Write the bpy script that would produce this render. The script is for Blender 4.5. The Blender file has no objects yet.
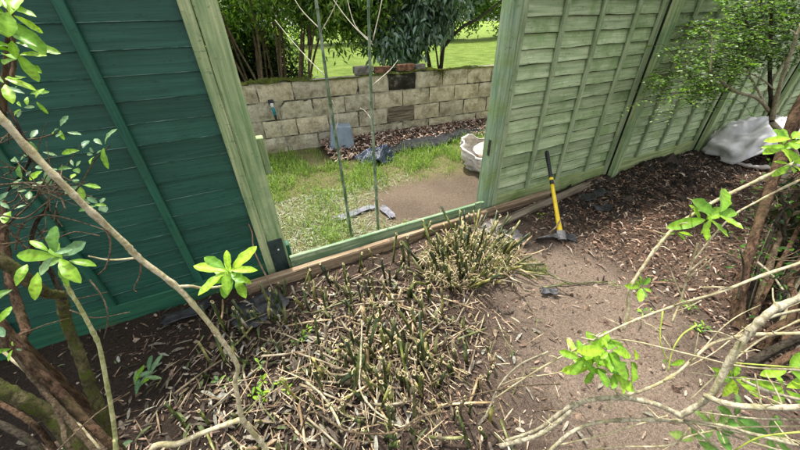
import bpy, math, random
import numpy as np
from mathutils import Vector, Matrix

S = bpy.context.scene
COL = S.collection
random.seed(7)
RNG = np.random.default_rng(11)
R = math.radians

# ------------------------------------------------------------------ camera
cam_d = bpy.data.cameras.new('camera')
cam = bpy.data.objects.new('camera', cam_d)
COL.objects.link(cam)
CX, CY, CZ = [[0.899052, -0.437333, -0.021109], [0.256059, 0.486065, 0.835569], [-0.355162, -0.756625, 0.54898]]          # camera right, up, back in world axes
m = Matrix.Identity(4)
for i in range(3):
    m[i][0], m[i][1], m[i][2] = CX[i], CY[i], CZ[i]
m[0][3], m[1][3], m[2][3] = 0, 0, 1.6
cam.matrix_world = m
cam_d.lens = 14.044
cam_d.sensor_width = 36
cam_d.clip_start = 0.02
cam_d.clip_end = 600
S.camera = cam

# ------------------------------------------------------------------ light
W = bpy.data.worlds.new('World'); S.world = W
W.use_nodes = True
wn = W.node_tree.nodes
sky = wn.new('ShaderNodeTexSky'); sky.sky_type = 'NISHITA'; sky.sun_disc = False
sky.sun_elevation = R(68); sky.sun_rotation = R(0)
sky.air_density = 1.0; sky.dust_density = 2.5; sky.ozone_density = 0.6
bgn = wn['Background']; bgn.inputs['Strength'].default_value = 0.15
hs = wn.new('ShaderNodeHueSaturation'); hs.inputs['Saturation'].default_value = 0.18   # thin white cloud over the whole sky
W.node_tree.links.new(sky.outputs[0], hs.inputs['Color']); W.node_tree.links.new(hs.outputs[0], bgn.inputs[0])
sun_d = bpy.data.lights.new('sun', 'SUN')
sun_d.energy = 2.7; sun_d.angle = R(3.0); sun_d.color = (1.0, 0.955, 0.89)
sun = bpy.data.objects.new('sun', sun_d); COL.objects.link(sun)
sun.rotation_euler = (R(-21), 0, 0); sun.location = (0, 6, 14)
S.view_settings.view_transform = 'Standard'
S.view_settings.look = 'None'
S.view_settings.gamma = 1.0
S.view_settings.exposure = 1.38
S.render.engine = 'CYCLES'
S.cycles.max_bounces = 7
S.cycles.transparent_max_bounces = 4

# ------------------------------------------------------------------ helpers
def tag(o, label=None, cat=None, group=None, kind=None):
    if label: o['label'] = label
    if cat: o['category'] = cat
    if group: o['group'] = group
    if kind: o['kind'] = kind
    return o

def thing(name, label, cat, loc=(0, 0, 0), rz=0, group=None):
    o = bpy.data.objects.new(name, None); COL.objects.link(o)
    o.empty_display_size = 0.1
    o.location = loc; o.rotation_euler = (0, 0, rz)
    return tag(o, label, cat, group)

def mk(name, v, f, mat, col=None, smooth=True, mi=None):
    me = bpy.data.meshes.new(name)
    v = np.asarray(v, dtype=float).reshape(-1, 3)
    me.from_pydata(v.tolist(), [], f if isinstance(f, list) else f.tolist())
    for mm in (mat if isinstance(mat, (list, tuple)) else [mat]):
        me.materials.append(mm)
    if mi is not None:
        me.polygons.foreach_set('material_index', np.asarray(mi, dtype=np.int32))
    if col is not None:
        a = me.color_attributes.new('Col', 'FLOAT_COLOR', 'POINT')
        c = np.ones((len(v), 4)); c[:, :3] = col
        a.data.foreach_set('color', c.ravel())
    if smooth:
        me.polygons.foreach_set('use_smooth', [True] * len(me.polygons))
    me.update()
    return me

def put(name, me, parent=None, loc=(0, 0, 0), rot=(0, 0, 0), sc=(1, 1, 1)):
    o = bpy.data.objects.new(name, me); COL.objects.link(o)
    o.parent = parent
    o.location = loc; o.rotation_euler = rot; o.scale = sc
    return o

def nrm(a):
    a = np.asarray(a, float); return a / (np.linalg.norm(a, axis=-1, keepdims=True) + 1e-9)

_h = RNG.random((256, 256))
def vnoise(x, y, s=1.0):
    x = np.asarray(x, float) * s + 37.3; y = np.asarray(y, float) * s + 91.7
    xi = np.floor(x).astype(int); yi = np.floor(y).astype(int)
    fx = x - xi; fy = y - yi
    fx = fx * fx * (3 - 2 * fx); fy = fy * fy * (3 - 2 * fy)
    g = lambda a, b: _h[a % 256, b % 256]
    return (g(xi, yi) * (1 - fx) + g(xi + 1, yi) * fx) * (1 - fy) + (g(xi, yi + 1) * (1 - fx) + g(xi + 1, yi + 1) * fx) * fy
def fbm(x, y, s=1.0, o=4):
    r = 0; a = 0.5; t = 0
    for k in range(o):
        r = r + a * vnoise(x + 5.1 * k, y - 3.7 * k, s); t += a; a *= 0.5; s *= 2.03
    return r / t
def sstep(a, b, x):
    t = np.clip((np.asarray(x, float) - a) / (b - a), 0, 1); return t * t * (3 - 2 * t)

# ------------------------------------------------------------------ materials
def mat(name):
    M = bpy.data.materials.new(name); M.use_nodes = True
    nt = M.node_tree; b = nt.nodes['Principled BSDF']
    return M, nt, b
def nd(nt, t, **kw):
    n = nt.nodes.new(t)
    for k, v in kw.items():
        if k in n.inputs: n.inputs[k].default_value = v
        else: setattr(n, k, v)
    return n
def ramp(nt, fac, stops):
    r = nt.nodes.new('ShaderNodeValToRGB')
    e = r.color_ramp.elements
    while len(e) < len(stops): e.new(0.5)
    for i, (p, c) in enumerate(stops):
        e[i].position = p; e[i].color = (*c, 1) if len(c) == 3 else c
    nt.links.new(fac, r.inputs[0]); return r.outputs[0]
def mix(nt, fac, a, b, mode='MIX'):
    n = nt.nodes.new('ShaderNodeMix'); n.data_type = 'RGBA'; n.blend_type = mode
    for sock, val in ((n.inputs[0], fac), (n.inputs[6], a), (n.inputs[7], b)):
        if hasattr(val, 'is_linked') or hasattr(val, 'links'): nt.links.new(val, sock)
        elif isinstance(val, (int, float)): sock.default_value = val
        else: sock.default_value = (*val, 1)
    return n.outputs[2]
def bump(nt, b, h, strength=0.4, dist=0.01):
    n = nd(nt, 'ShaderNodeBump', Strength=strength, Distance=dist)
    nt.links.new(h, n.inputs['Height']); nt.links.new(n.outputs[0], b.inputs['Normal'])
def coords(nt, scale=(1, 1, 1), rnd=True, kind='Object'):
    tc = nt.nodes.new('ShaderNodeTexCoord'); mp = nt.nodes.new('ShaderNodeMapping')
    mp.inputs['Scale'].default_value = scale
    nt.links.new(tc.outputs[kind], mp.inputs[0])
    if rnd:
        oi = nt.nodes.new('ShaderNodeObjectInfo')
        mu = nd(nt, 'ShaderNodeMath', operation='MULTIPLY'); mu.inputs[1].default_value = 57.0
        nt.links.new(oi.outputs['Random'], mu.inputs[0]); nt.links.new(mu.outputs[0], mp.inputs['Location'])
    return mp.outputs[0]
def noise(nt, vec, scale, detail=5, rough=0.6, dist=0.0):
    n = nd(nt, 'ShaderNodeTexNoise', Scale=scale, Detail=detail, Roughness=rough, Distortion=dist)
    nt.links.new(vec, n.inputs['Vector'])
    r = nd(nt, 'ShaderNodeMapRange'); r.inputs[1].default_value = 0.32; r.inputs[2].default_value = 0.68
    nt.links.new(n.outputs['Fac'], r.inputs[0]); return r.outputs[0]
def objrand(nt):
    return nt.nodes.new('ShaderNodeObjectInfo').outputs['Random']

def m_wood(name, stops, stain, along='x', rough=0.75, var=0.25, stain_amt=0.6, spec=0.3, bmp=0.35):
    M, nt, b = mat(name)
    sc = {'x': (1.2, 26, 26), 'z': (26, 26, 1.2)}[along]
    g = noise(nt, coords(nt, sc), 1.6, 6, 0.65, 0.6)
    c = ramp(nt, g, stops)
    st = noise(nt, coords(nt, (2.2, 2.2, 2.2)), 1.5, 5, 0.65)
    stf = ramp(nt, st, [(0.45, (0, 0, 0)), (0.9, (stain_amt,) * 3)])
    c = mix(nt, stf, c, stain)
    spk = noise(nt, coords(nt, (6, 14, 14)), 4, 3, 0.7)
    spf = ramp(nt, spk, [(0.80, (0, 0, 0)), (0.97, (0.5,) * 3)])
    c = mix(nt, spf, c, tuple(x * 0.45 for x in stain))
    v = ramp(nt, objrand(nt), [(0, (1 - var,) * 3), (1, (1 + var,) * 3)])
    c = mix(nt, 1.0, c, v, 'MULTIPLY')
    nt.links.new(c, b.inputs['Base Color'])
    b.inputs['Roughness'].default_value = rough
    b.inputs['Specular IOR Level'].default_value = spec
    bump(nt, b, g, bmp, 0.004)
    return M

def m_attr(name, rough=0.6, spec=0.3, trans=0.0, nscale=40, var=0.25, bmp=0.0, bs=60):
    M, nt, b = mat(name)
    at = nd(nt, 'ShaderNodeAttribute', attribute_name='Col')
    n = noise(nt, coords(nt, rnd=False), nscale, 4, 0.6)
    v = ramp(nt, n, [(0.25, (1 - var,) * 3), (0.75, (1 + var,) * 3)])
    c = mix(nt, 1.0, at.outputs['Color'], v, 'MULTIPLY')
    c = mix(nt, 1.0, c, ramp(nt, objrand(nt), [(0, (0.55, 0.68, 0.75)), (0.5, (0.95, 0.98, 1.0)), (1, (1.12, 1.08, 1.0))]), 'MULTIPLY')
    nt.links.new(c, b.inputs['Base Color'])
    b.inputs['Roughness'].default_value = rough
    b.inputs['Specular IOR Level'].default_value = spec
    if bmp:
        bump(nt, b, noise(nt, coords(nt, rnd=False), bs, 5, 0.7), bmp, 0.01)
    if trans:
        t = nd(nt, 'ShaderNodeBsdfTranslucent')
        c2 = mix(nt, 1.0, c, (1.25, 1.35, 0.55), 'MULTIPLY')
        nt.links.new(c2, t.inputs['Color'])
        ms = nd(nt, 'ShaderNodeMixShader'); ms.inputs[0].default_value = trans
        out = nt.nodes['Material Output']
        nt.links.new(b.outputs[0], ms.inputs[1]); nt.links.new(t.outputs[0], ms.inputs[2])
        nt.links.new(ms.outputs[0], out.inputs[0])
    return M

def m_plain(name, c1, c2, scale=8, rough=0.6, spec=0.4, metal=0.0, bmp=0.0, bs=40, rnd=True, var=0.0, sc=(1, 1, 1)):
    M, nt, b = mat(name)
    n = noise(nt, coords(nt, sc, rnd=rnd), scale, 6, 0.65)
    c = ramp(nt, n, [(0.3, c1), (0.7, c2)])
    if var:
        v = ramp(nt, objrand(nt), [(0, (1 - var,) * 3), (1, (1 + var,) * 3)])
        c = mix(nt, 1.0, c, v, 'MULTIPLY')
    nt.links.new(c, b.inputs['Base Color'])
    b.inputs['Roughness'].default_value = rough; b.inputs['Metallic'].default_value = metal
    b.inputs['Specular IOR Level'].default_value = spec
    if bmp: bump(nt, b, noise(nt, coords(nt, sc, rnd=rnd), bs, 6, 0.7), bmp, 0.01)
    return M

def m_bark(name, c1, c2, moss=None, mossamt=0.7, scale=70, stretch=(1, 1, 1), bmp=0.9, vr=(0.62, 1.3)):
    M, nt, b = mat(name)
    vec = coords(nt, stretch, rnd=False)
    n = noise(nt, vec, scale, 7, 0.75, 0.4)
    big = noise(nt, coords(nt, rnd=False), 14, 4, 0.6)
    c = ramp(nt, n, [(0.30, c1), (0.68, c2)])
    c = mix(nt, 1.0, c, ramp(nt, big, [(0.1, (vr[0],) * 3), (0.9, (vr[1],) * 3)]), 'MULTIPLY')
    if moss:
        mn = noise(nt, coords(nt, rnd=False), 16, 6, 0.75)
        mf = ramp(nt, mn, [(0.45, (0, 0, 0)), (0.75, (mossamt,) * 3)])
        c = mix(nt, mf, c, moss)
    nt.links.new(c, b.inputs['Base Color'])
    b.inputs['Roughness'].default_value = 0.85; b.inputs['Specular IOR Level'].default_value = 0.2
    bump(nt, b, noise(nt, vec, scale * 2.2, 6, 0.75), bmp, 0.006)
    return M

# fence paint and timber
WOOD_TEAL = m_wood('teal_painted_wood', [(0.0, (0.011, 0.066, 0.043)), (0.5, (0.016, 0.083, 0.055)), (1.0, (0.027, 0.110, 0.075))], (0.013, 0.062, 0.040), 'x', 0.5, 0.16, 0.5, 0.35)
WOOD_TEALB = m_wood('teal_painted_batten', [(0.25, (0.014, 0.088, 0.055)), (0.75, (0.026, 0.135, 0.085))], (0.04, 0.11, 0.055), 'z', 0.5, 0.1, 0.5, 0.35)
WOOD_GRV = m_wood('teal_gravel_board', [(0.25, (0.012, 0.075, 0.045)), (0.75, (0.026, 0.115, 0.062))], (0.055, 0.085, 0.03), 'x', 0.6, 0.1, 0.6)
WOOD_PALE = m_wood('pale_green_board', [(0.0, (0.22, 0.29, 0.15)), (0.5, (0.37, 0.45, 0.255)), (1.0, (0.52, 0.59, 0.37))], (0.18, 0.28, 0.105), 'x', 0.85, 0.22, 0.75, 0.2)
WOOD_PALEB = m_wood('pale_green_batten', [(0.1, (0.20, 0.27, 0.14)), (0.9, (0.43, 0.49, 0.30))], (0.13, 0.20, 0.085), 'z', 0.85, 0.15, 0.6, 0.2)
WOOD_PALEG = m_wood('pale_gravel_board', [(0.1, (0.17, 0.22, 0.08)), (0.9, (0.36, 0.41, 0.20))], (0.13, 0.19, 0.05), 'x', 0.9, 0.15, 0.7, 0.2)
POST_PALE = m_wood('post_pale_green', [(0.1, (0.17, 0.25, 0.11)), (0.5, (0.29, 0.37, 0.18)), (0.9, (0.46, 0.50, 0.27))], (0.12, 0.23, 0.11), 'z', 0.8, 0.1, 0.6, 0.2)
POST_BLUE = m_wood('post_grey_green', [(0.1, (0.13, 0.22, 0.13)), (0.5, (0.25, 0.35, 0.22)), (0.9, (0.38, 0.45, 0.29))], (0.20, 0.28, 0.08), 'z', 0.8, 0.1, 0.7, 0.2)
TIMBER = m_wood('weathered_timber', [(0.1, (0.14, 0.095, 0.055)), (0.5, (0.30, 0.215, 0.135)), (0.9, (0.48, 0.375, 0.25))], (0.17, 0.14, 0.085), 'x', 0.85, 0.12, 0.5, 0.2, 0.6)
PLANK = m_wood('grey_plank', [(0.25, (0.08, 0.06, 0.04)), (0.75, (0.24, 0.20, 0.15))], (0.10, 0.09, 0.05), 'x', 0.9, 0.15, 0.5, 0.2)
RAILM = m_wood('green_rail_wood', [(0.25, (0.15, 0.23, 0.12)), (0.75, (0.34, 0.42, 0.27))], (0.08, 0.17, 0.08), 'x', 0.8, 0.1, 0.6, 0.2)
LIP_PALE = m_plain('lit_teal_edge', (0.02, 0.10, 0.08), (0.20, 0.34, 0.30), 9, 0.7, 0.2, sc=(1, 8, 8))  # light caught on the board ledges, put into a pale edge colour
LIP_DARK = m_plain('dark_board_edge', (0.02, 0.028, 0.014), (0.075, 0.095, 0.05), 7, 0.9, 0.1, sc=(1, 8, 8))  # darker band along the lower edge of each pale board
POST_SHADE = m_plain('painted_side_shade', (0.012, 0.016, 0.010), (0.03, 0.038, 0.022), 9, 0.9, 0.1)  # near-black colour standing for the shade on the post's side
BLACK_METAL = m_plain('black_metal', (0.012, 0.022, 0.020), (0.03, 0.05, 0.045), 14, 0.55, 0.4)

# masonry
def m_block(name, dark=False):
    M, nt, b = mat(name)
    vec = coords(nt)
    g = noise(nt, vec, 7, 7, 0.7)
    c = ramp(nt, g, [(0.0, (0.24, 0.205, 0.14)), (0.5, (0.50, 0.445, 0.33)), (1.0, (0.68, 0.63, 0.51))] if not dark else
             [(0.3, (0.02, 0.018, 0.014)), (0.65, (0.05, 0.045, 0.035)), (0.95, (0.20, 0.19, 0.16))])
    st = ramp(nt, noise(nt, vec, 3.0, 6, 0.78), [(0.60, (0, 0, 0)), (1.0, (0.75,) * 3)])
    c = mix(nt, st, c, (0.11, 0.095, 0.06) if not dark else (0.03, 0.03, 0.02))
    gr = ramp(nt, noise(nt, vec, 60, 4, 0.8), [(0.1, (0.78,) * 3), (0.9, (1.18,) * 3)])
    c = mix(nt, 1.0, c, gr, 'MULTIPLY')
    v = ramp(nt, objrand(nt), [(0, (0.86, 0.86, 0.86)), (0.5, (1.0, 0.99, 0.95)), (1, (1.12, 1.09, 1.0))])
    c = mix(nt, 1.0, c, v, 'MULTIPLY')
    nt.links.new(c, b.inputs['Base Color']); b.inputs['Roughness'].default_value = 0.95
    b.inputs['Specular IOR Level'].default_value = 0.15
    bump(nt, b, noise(nt, vec, 55, 6, 0.8), 0.5, 0.008)
    return M
BLOCK = m_block('concrete_block'); BLOCK_DK = m_block('mossy_black_block', True)
MORTAR = m_plain('mortar', (0.05, 0.045, 0.032), (0.40, 0.36, 0.28), 5, 0.95, 0.1, 0, 0.5, 80)
BRICK_RED = m_plain('red_brick', (0.10, 0.055, 0.036), (0.27, 0.135, 0.085), 14, 0.9, 0.2, 0, 0.5, 60)
BRICK_GREY = m_plain('grey_brick', (0.11, 0.10, 0.09), (0.24, 0.22, 0.20), 14, 0.9, 0.2, 0, 0.5, 60)
MOSS = m_attr('moss', 0.95, 0.1, 0.0, 70, 0.4, 0.8, 120)

# ground and litter
def m_ground():
    M, nt, b = mat('soil')
    at = nd(nt, 'ShaderNodeAttribute', attribute_name='Col')
    vec = coords(nt, rnd=False)
    n = noise(nt, vec, 80, 8, 0.8)
    v = ramp(nt, n, [(0.1, (0.42,) * 3), (0.5, (0.95,) * 3), (0.9, (1.5,) * 3)])
    c = mix(nt, 1.0, at.outputs['Color'], v, 'MULTIPLY')
    n3 = noise(nt, vec, 170, 3, 0.6)
    sp = ramp(nt, n3, [(0.86, (0, 0, 0)), (0.95, (0.6,) * 3)])
    c = mix(nt, sp, c, mix(nt, 1.0, at.outputs['Color'], (1.9, 1.8, 1.7), 'MULTIPLY'))
    nt.links.new(c, b.inputs['Base Color']); b.inputs['Roughness'].default_value = 0.95
    b.inputs['Specular IOR Level'].default_value = 0.15
    h = nd(nt, 'ShaderNodeMath', operation='ADD')
    nt.links.new(n, h.inputs[0]); nt.links.new(n3, h.inputs[1])
    bump(nt, b, h.outputs[0], 0.8, 0.012)
    return M
SOIL = m_ground()
def m_lawn():
    M, nt, b = mat('lawn_grass')
    vec = coords(nt, rnd=False)
    c = ramp(nt, noise(nt, vec, 1.3, 6, 0.7), [(0.3, (0.17, 0.26, 0.04)), (0.7, (0.27, 0.37, 0.075))])
    c2 = ramp(nt, noise(nt, vec, 26, 5, 0.75), [(0.3, (0.65,) * 3), (0.7, (1.3,) * 3)])
    c = mix(nt, 1.0, c, c2, 'MULTIPLY')
    nt.links.new(c, b.inputs['Base Color']); b.inputs['Roughness'].default_value = 0.9
    b.inputs['Specular IOR Level'].default_value = 0.1
    bump(nt, b, noise(nt, vec, 40, 4, 0.7), 1.0, 0.05)
    return M
LAWN = m_lawn()
LITTER = m_attr('litter', 0.85, 0.2, 0.0, 60, 0.3)
GRASS = m_attr('grass_blades', 0.55, 0.3, 0.42, 30, 0.15)
LEAF = m_attr('leaf', 0.40, 0.4, 0.38, 45, 0.12)
LEAF_GLOSS = m_attr('glossy_leaf', 0.24, 0.7, 0.25, 25, 0.15)

# bamboo
def m_cane(name, a, b_, c_):
    M, nt, b = mat(name)
    vec = coords(nt, (1, 1, 0.35))
    c = ramp(nt, noise(nt, vec, 30, 4, 0.6), [(0.3, a), (0.55, b_), (0.8, c_)])
    v = ramp(nt, objrand(nt), [(0, (0.6, 0.62, 0.6)), (0.6, (1.0, 1.0, 1.0)), (1, (1.8, 1.55, 1.2))])
    c = mix(nt, 1.0, c, v, 'MULTIPLY')
    nt.links.new(c, b.inputs['Base Color']); b.inputs['Roughness'].default_value = 0.45
    bump(nt, b, noise(nt, vec, 60, 3, 0.6), 0.15, 0.003)
    return M
CANE_GREEN = m_cane('green_cane', (0.014, 0.026, 0.007), (0.045, 0.070, 0.016), (0.14, 0.17, 0.05))
CANE_OLIVE = m_cane('olive_cane', (0.07, 0.075, 0.025), (0.15, 0.16, 0.05), (0.28, 0.27, 0.11))
CANE_STRAW = m_cane('straw_cane', (0.14, 0.105, 0.065), (0.27, 0.215, 0.135), (0.44, 0.37, 0.26))
CANE_END = m_plain('cut_cane_end', (0.24, 0.19, 0.09), (0.62, 0.54, 0.30), 90, 0.8, 0.2)
CANE_HOLE = m_plain('hollow_cane', (0.03, 0.022, 0.012), (0.14, 0.10, 0.055), 60, 0.9, 0.1)
CANE_LIVE = m_cane('live_cane', (0.09, 0.16, 0.08), (0.19, 0.27, 0.16), (0.36, 0.42, 0.30))
CANE_SHOOT = m_plain('green_shoot', (0.30, 0.38, 0.05), (0.42, 0.48, 0.10), 30, 0.5, 0.3)
TWIG_TAN = m_plain('tan_twig', (0.20, 0.13, 0.08), (0.32, 0.22, 0.14), 40, 0.7, 0.2)
TWIG_PALE = m_plain('pale_twig', (0.36, 0.33, 0.25), (0.55, 0.50, 0.40), 40, 0.7, 0.2)

# barks
BARK_PALE = m_bark('pale_bark', (0.30, 0.25, 0.135), (0.54, 0.475, 0.32), (0.34, 0.32, 0.12), 0.45, 45, (1, 1, 1), 0.35, (0.85, 1.12))
BARK_GREENISH = m_bark('greenish_bark', (0.26, 0.27, 0.10), (0.52, 0.50, 0.26), (0.24, 0.28, 0.07), 0.5, 45, (1, 1, 1), 0.35, (0.85, 1.12))
BARK_GREY = m_bark('grey_bark', (0.23, 0.20, 0.125), (0.50, 0.45, 0.32), (0.24, 0.23, 0.09), 0.5, 55, (1, 1, 1), 0.5, (0.78, 1.15))
BARK_RED = m_bark('reddish_bark', (0.06, 0.034, 0.02), (0.21, 0.125, 0.075), (0.10, 0.10, 0.03), 0.35, 70, (1, 1, 0.16), 1.0)
BARK_MOSS = m_bark('mossy_bark', (0.06, 0.05, 0.025), (0.15, 0.13, 0.06), (0.095, 0.115, 0.018), 0.95, 60)
BARK_DARK = m_bark('dark_bark', (0.02, 0.016, 0.012), (0.08, 0.062, 0.045), (0.05, 0.055, 0.02), 0.5)
BARK_TAN = m_bark('tan_bark', (0.10, 0.07, 0.04), (0.24, 0.18, 0.11))

# plastics, metals
BLUE_PLASTIC = m_plain('blue_grey_plastic', (0.15, 0.19, 0.24), (0.21, 0.26, 0.32), 5, 0.4, 0.5, 0, 0.1, 30)
BLUE_RIM = m_plain('blue_grey_rim', (0.11, 0.16, 0.22), (0.16, 0.22, 0.29), 5, 0.4, 0.5)
TARP = m_plain('navy_plastic_sheet', (0.006, 0.012, 0.026), (0.020, 0.038, 0.072), 6, 0.26, 0.6, 0, 0.5, 30)
BLACK_SHEET = m_plain('black_ground_fabric', (0.006, 0.007, 0.008), (0.020, 0.021, 0.024), 12, 0.6, 0.2, 0, 0.4, 70)
SLATE = m_plain('black_plastic_scrap', (0.012, 0.013, 0.015), (0.045, 0.045, 0.048), 12, 0.45, 0.5, 0, 0.3, 50, var=0.3)
SLATE_GREY = m_plain('grey_dusty_scrap', (0.06, 0.055, 0.055), (0.17, 0.155, 0.15), 16, 0.7, 0.4, 0, 0.4, 50)
FILM = m_plain('dusty_grey_film', (0.10, 0.10, 0.115), (0.20, 0.20, 0.22), 20, 0.5, 0.4, 0, 0.4, 50)
SACK = m_plain('grey_white_sack', (0.50, 0.49, 0.49), (0.66, 0.65, 0.65), 4, 0.5, 0.35, 0, 0.15, 22)
SACK_DIRTY = m_plain('dirty_white_sack', (0.46, 0.41, 0.37), (0.70, 0.67, 0.64), 5, 0.6, 0.3, 0, 0.2, 26)
SACK_PINK = m_plain('pinkish_rubble', (0.42, 0.30, 0.25), (0.62, 0.50, 0.44), 10, 0.8, 0.2, 0, 0.6, 40)
SACK_INNER = m_plain('brown_sack_lining', (0.05, 0.035, 0.025), (0.14, 0.10, 0.075), 9, 0.9, 0.1, 0, 0.4, 30)
YELLOW = m_plain('yellow_fibreglass', (0.72, 0.50, 0.012), (0.80, 0.58, 0.02), 12, 0.35, 0.5)
BLACK_RUB = m_plain('black_rubber_grip', (0.012, 0.013, 0.014), (0.028, 0.03, 0.032), 20, 0.6, 0.4)
STEEL = m_plain('dull_steel', (0.10, 0.095, 0.09), (0.26, 0.25, 0.24), 18, 0.42, 0.5, 0.8, 0.25, 60)
STEEL_DK = m_plain('dark_steel', (0.03, 0.03, 0.032), (0.09, 0.09, 0.092), 18, 0.45, 0.5, 0.7, 0.25, 60)
TEAL_PL = m_plain('teal_plastic', (0.01, 0.16, 0.20), (0.02, 0.26, 0.32), 10, 0.4, 0.5)
WHITE_PL = m_plain('white_plastic', (0.60, 0.60, 0.58), (0.75, 0.75, 0.73), 10, 0.4, 0.5)

# ------------------------------------------------------------------ geometry helpers
def catmull(P, R_, per=5):
    P = np.asarray(P, float); R_ = np.asarray(R_, float)
    if len(P) < 3: per = max(per, 4)
    Pe = np.vstack([2 * P[0] - P[1], P, 2 * P[-1] - P[-2]])
    out = []; rad = []
    for i in range(len(P) - 1):
        p0, p1, p2, p3 = Pe[i], Pe[i + 1], Pe[i + 2], Pe[i + 3]
        for k in range(per):
            t = k / per
            out.append(0.5 * ((2 * p1) + (-p0 + p2) * t + (2 * p0 - 5 * p1 + 4 * p2 - p3) * t * t + (-p0 + 3 * p1 - 3 * p2 + p3) * t ** 3))
            rad.append(R_[i] * (1 - t) + R_[i + 1] * t)
    out.append(P[-1]); rad.append(R_[-1])
    return np.array(out), np.array(rad)

def tube_vf(P, R_, sides=8, per=5, rough=0.0, cap=True, seed=0, off=0, flute=0.0, knot=0.0):
    P, rad = catmull(P, R_, per)
    n = len(P)
    if knot:
        kr = np.random.default_rng(seed + 77); rad = rad * np.where(kr.random(n) < 0.16, 1 + knot, 1.0)
    T = nrm(np.gradient(P, axis=0))
    u = np.cross(T[0], (0, 0, 1.0) if abs(T[0][2]) < 0.9 else (1.0, 0, 0)); u = nrm(u)
    ang = np.linspace(0, 2 * np.pi, sides, endpoint=False)
    rg = np.random.default_rng(seed + n * 13 + sides)
    V = []
    fl = rg.normal(0, flute, sides) if flute else 0
    if rough:
        P = P + rg.normal(0, 1, P.shape) * (rad * rough * 0.5)[:, None]
    for i in range(n):
        u = nrm(u - T[i] * np.dot(u, T[i])); w = np.cross(T[i], u)
        rr = rad[i] * (1 + (rg.normal(0, rough * 0.5, sides) if rough else 0) + (rough * rg.normal() * 0.6 if rough else 0) + fl)
        if flute: fl = 0.93 * fl + rg.normal(0, flute * 0.36, sides)
        V.append(P[i] + np.outer(np.cos(ang) * rr, u) + np.outer(np.sin(ang) * rr, w))
    V = np.vstack(V); F = []
    for i in range(n - 1):
        for k in range(sides):
            a = i * sides + k; b = i * sides + (k + 1) % sides
            F.append((a + off, b + off, b + sides + off, a + sides + off))
    if cap:
        F.append(tuple(off + k for k in range(sides - 1, -1, -1)))
        F.append(tuple(off + (n - 1) * sides + k for k in range(sides)))
    return V, F

def tube(name, P, r, m_, parent=None, base=(0, 0, 0), sides=8, per=5, rough=0.08, seed=0, flute=0.0, knot=0.0, rs=1.0):
    P = np.asarray(P, float) - np.asarray(base)
    if np.isscalar(r): r = [r] * len(P)
    elif len(r) == 2 and len(P) != 2: r = np.linspace(r[0], r[1], len(P))
    v, f = tube_vf(P, np.asarray(r) * rs, sides, per, rough, True, seed, 0, flute, knot)
    return put(name, mk(name, v, f, m_), parent)

def tubes(name, lines, m_, parent=None, base=(0, 0, 0), sides=5, per=3, rough=0.06):
    V = []; F = []; n = 0
    for i, (P, r) in enumerate(lines):
        P = np.asarray(P, float) - np.asarray(base)
        r = [r] * len(P) if np.isscalar(r) else (np.linspace(r[0], r[1], len(P)) if len(r) == 2 else r)
        v, f = tube_vf(P, r, sides, per, rough, False, i, n)
        V.append(v); F += f; n += len(v)
    return put(name, mk(name, np.vstack(V), F, m_), parent)

def box_vf(x0, x1, y0, y1, z0, z1, bev=0.004):
    # a box with chamfered edges (24 verts)
    b = bev; V = []; F = []
    xs, ys, zs = (x0, x1), (y0, y1), (z0, z1)
    idx = {}
    for i in range(2):
        for j in range(2):
            for k in range(2):
                sx, sy, sz = (1 if i == 0 else -1), (1 if j == 0 else -1), (1 if k == 0 else -1)
                idx[(i, j, k, 0)] = len(V); V.append((xs[i], ys[j] + sy * b, zs[k] + sz * b))
                idx[(i, j, k, 1)] = len(V); V.append((xs[i] + sx * b, ys[j], zs[k] + sz * b))
                idx[(i, j, k, 2)] = len(V); V.append((xs[i] + sx * b, ys[j] + sy * b, zs[k]))
    q = [(0, 0), (1, 0), (1, 1), (0, 1)]
    for i in range(2):
        F.append([idx[(i, a, c, 0)] for a, c in q]); F.append([idx[(a, i, c, 1)] for a, c in q]); F.append([idx[(a, c, i, 2)] for a, c in q])
    for a in range(2):
        for c in range(2):
            F.append([idx[(0, a, c, 1)], idx[(1, a, c, 1)], idx[(1, a, c, 2)], idx[(0, a, c, 2)]])
            F.append([idx[(a, 0, c, 0)], idx[(a, 1, c, 0)], idx[(a, 1, c, 2)], idx[(a, 0, c, 2)]])
            F.append([idx[(a, c, 0, 0)], idx[(a, c, 1, 0)], idx[(a, c, 1, 1)], idx[(a, c, 0, 1)]])
            for d in range(2):
                F.append([idx[(a, c, d, 0)], idx[(a, c, d, 1)], idx[(a, c, d, 2)]])
    return np.array(V), F

import bmesh
def fixn(me):
    bm = bmesh.new(); bm.from_mesh(me); bmesh.ops.recalc_face_normals(bm, faces=bm.faces); bm.to_mesh(me); bm.free(); return me

def box_mesh(name, x0, x1, y0, y1, z0, z1, m_, bev=0.004):
    v, f = box_vf(x0, x1, y0, y1, z0, z1, bev)
    return fixn(mk(name, v, f, m_, smooth=False))

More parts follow.
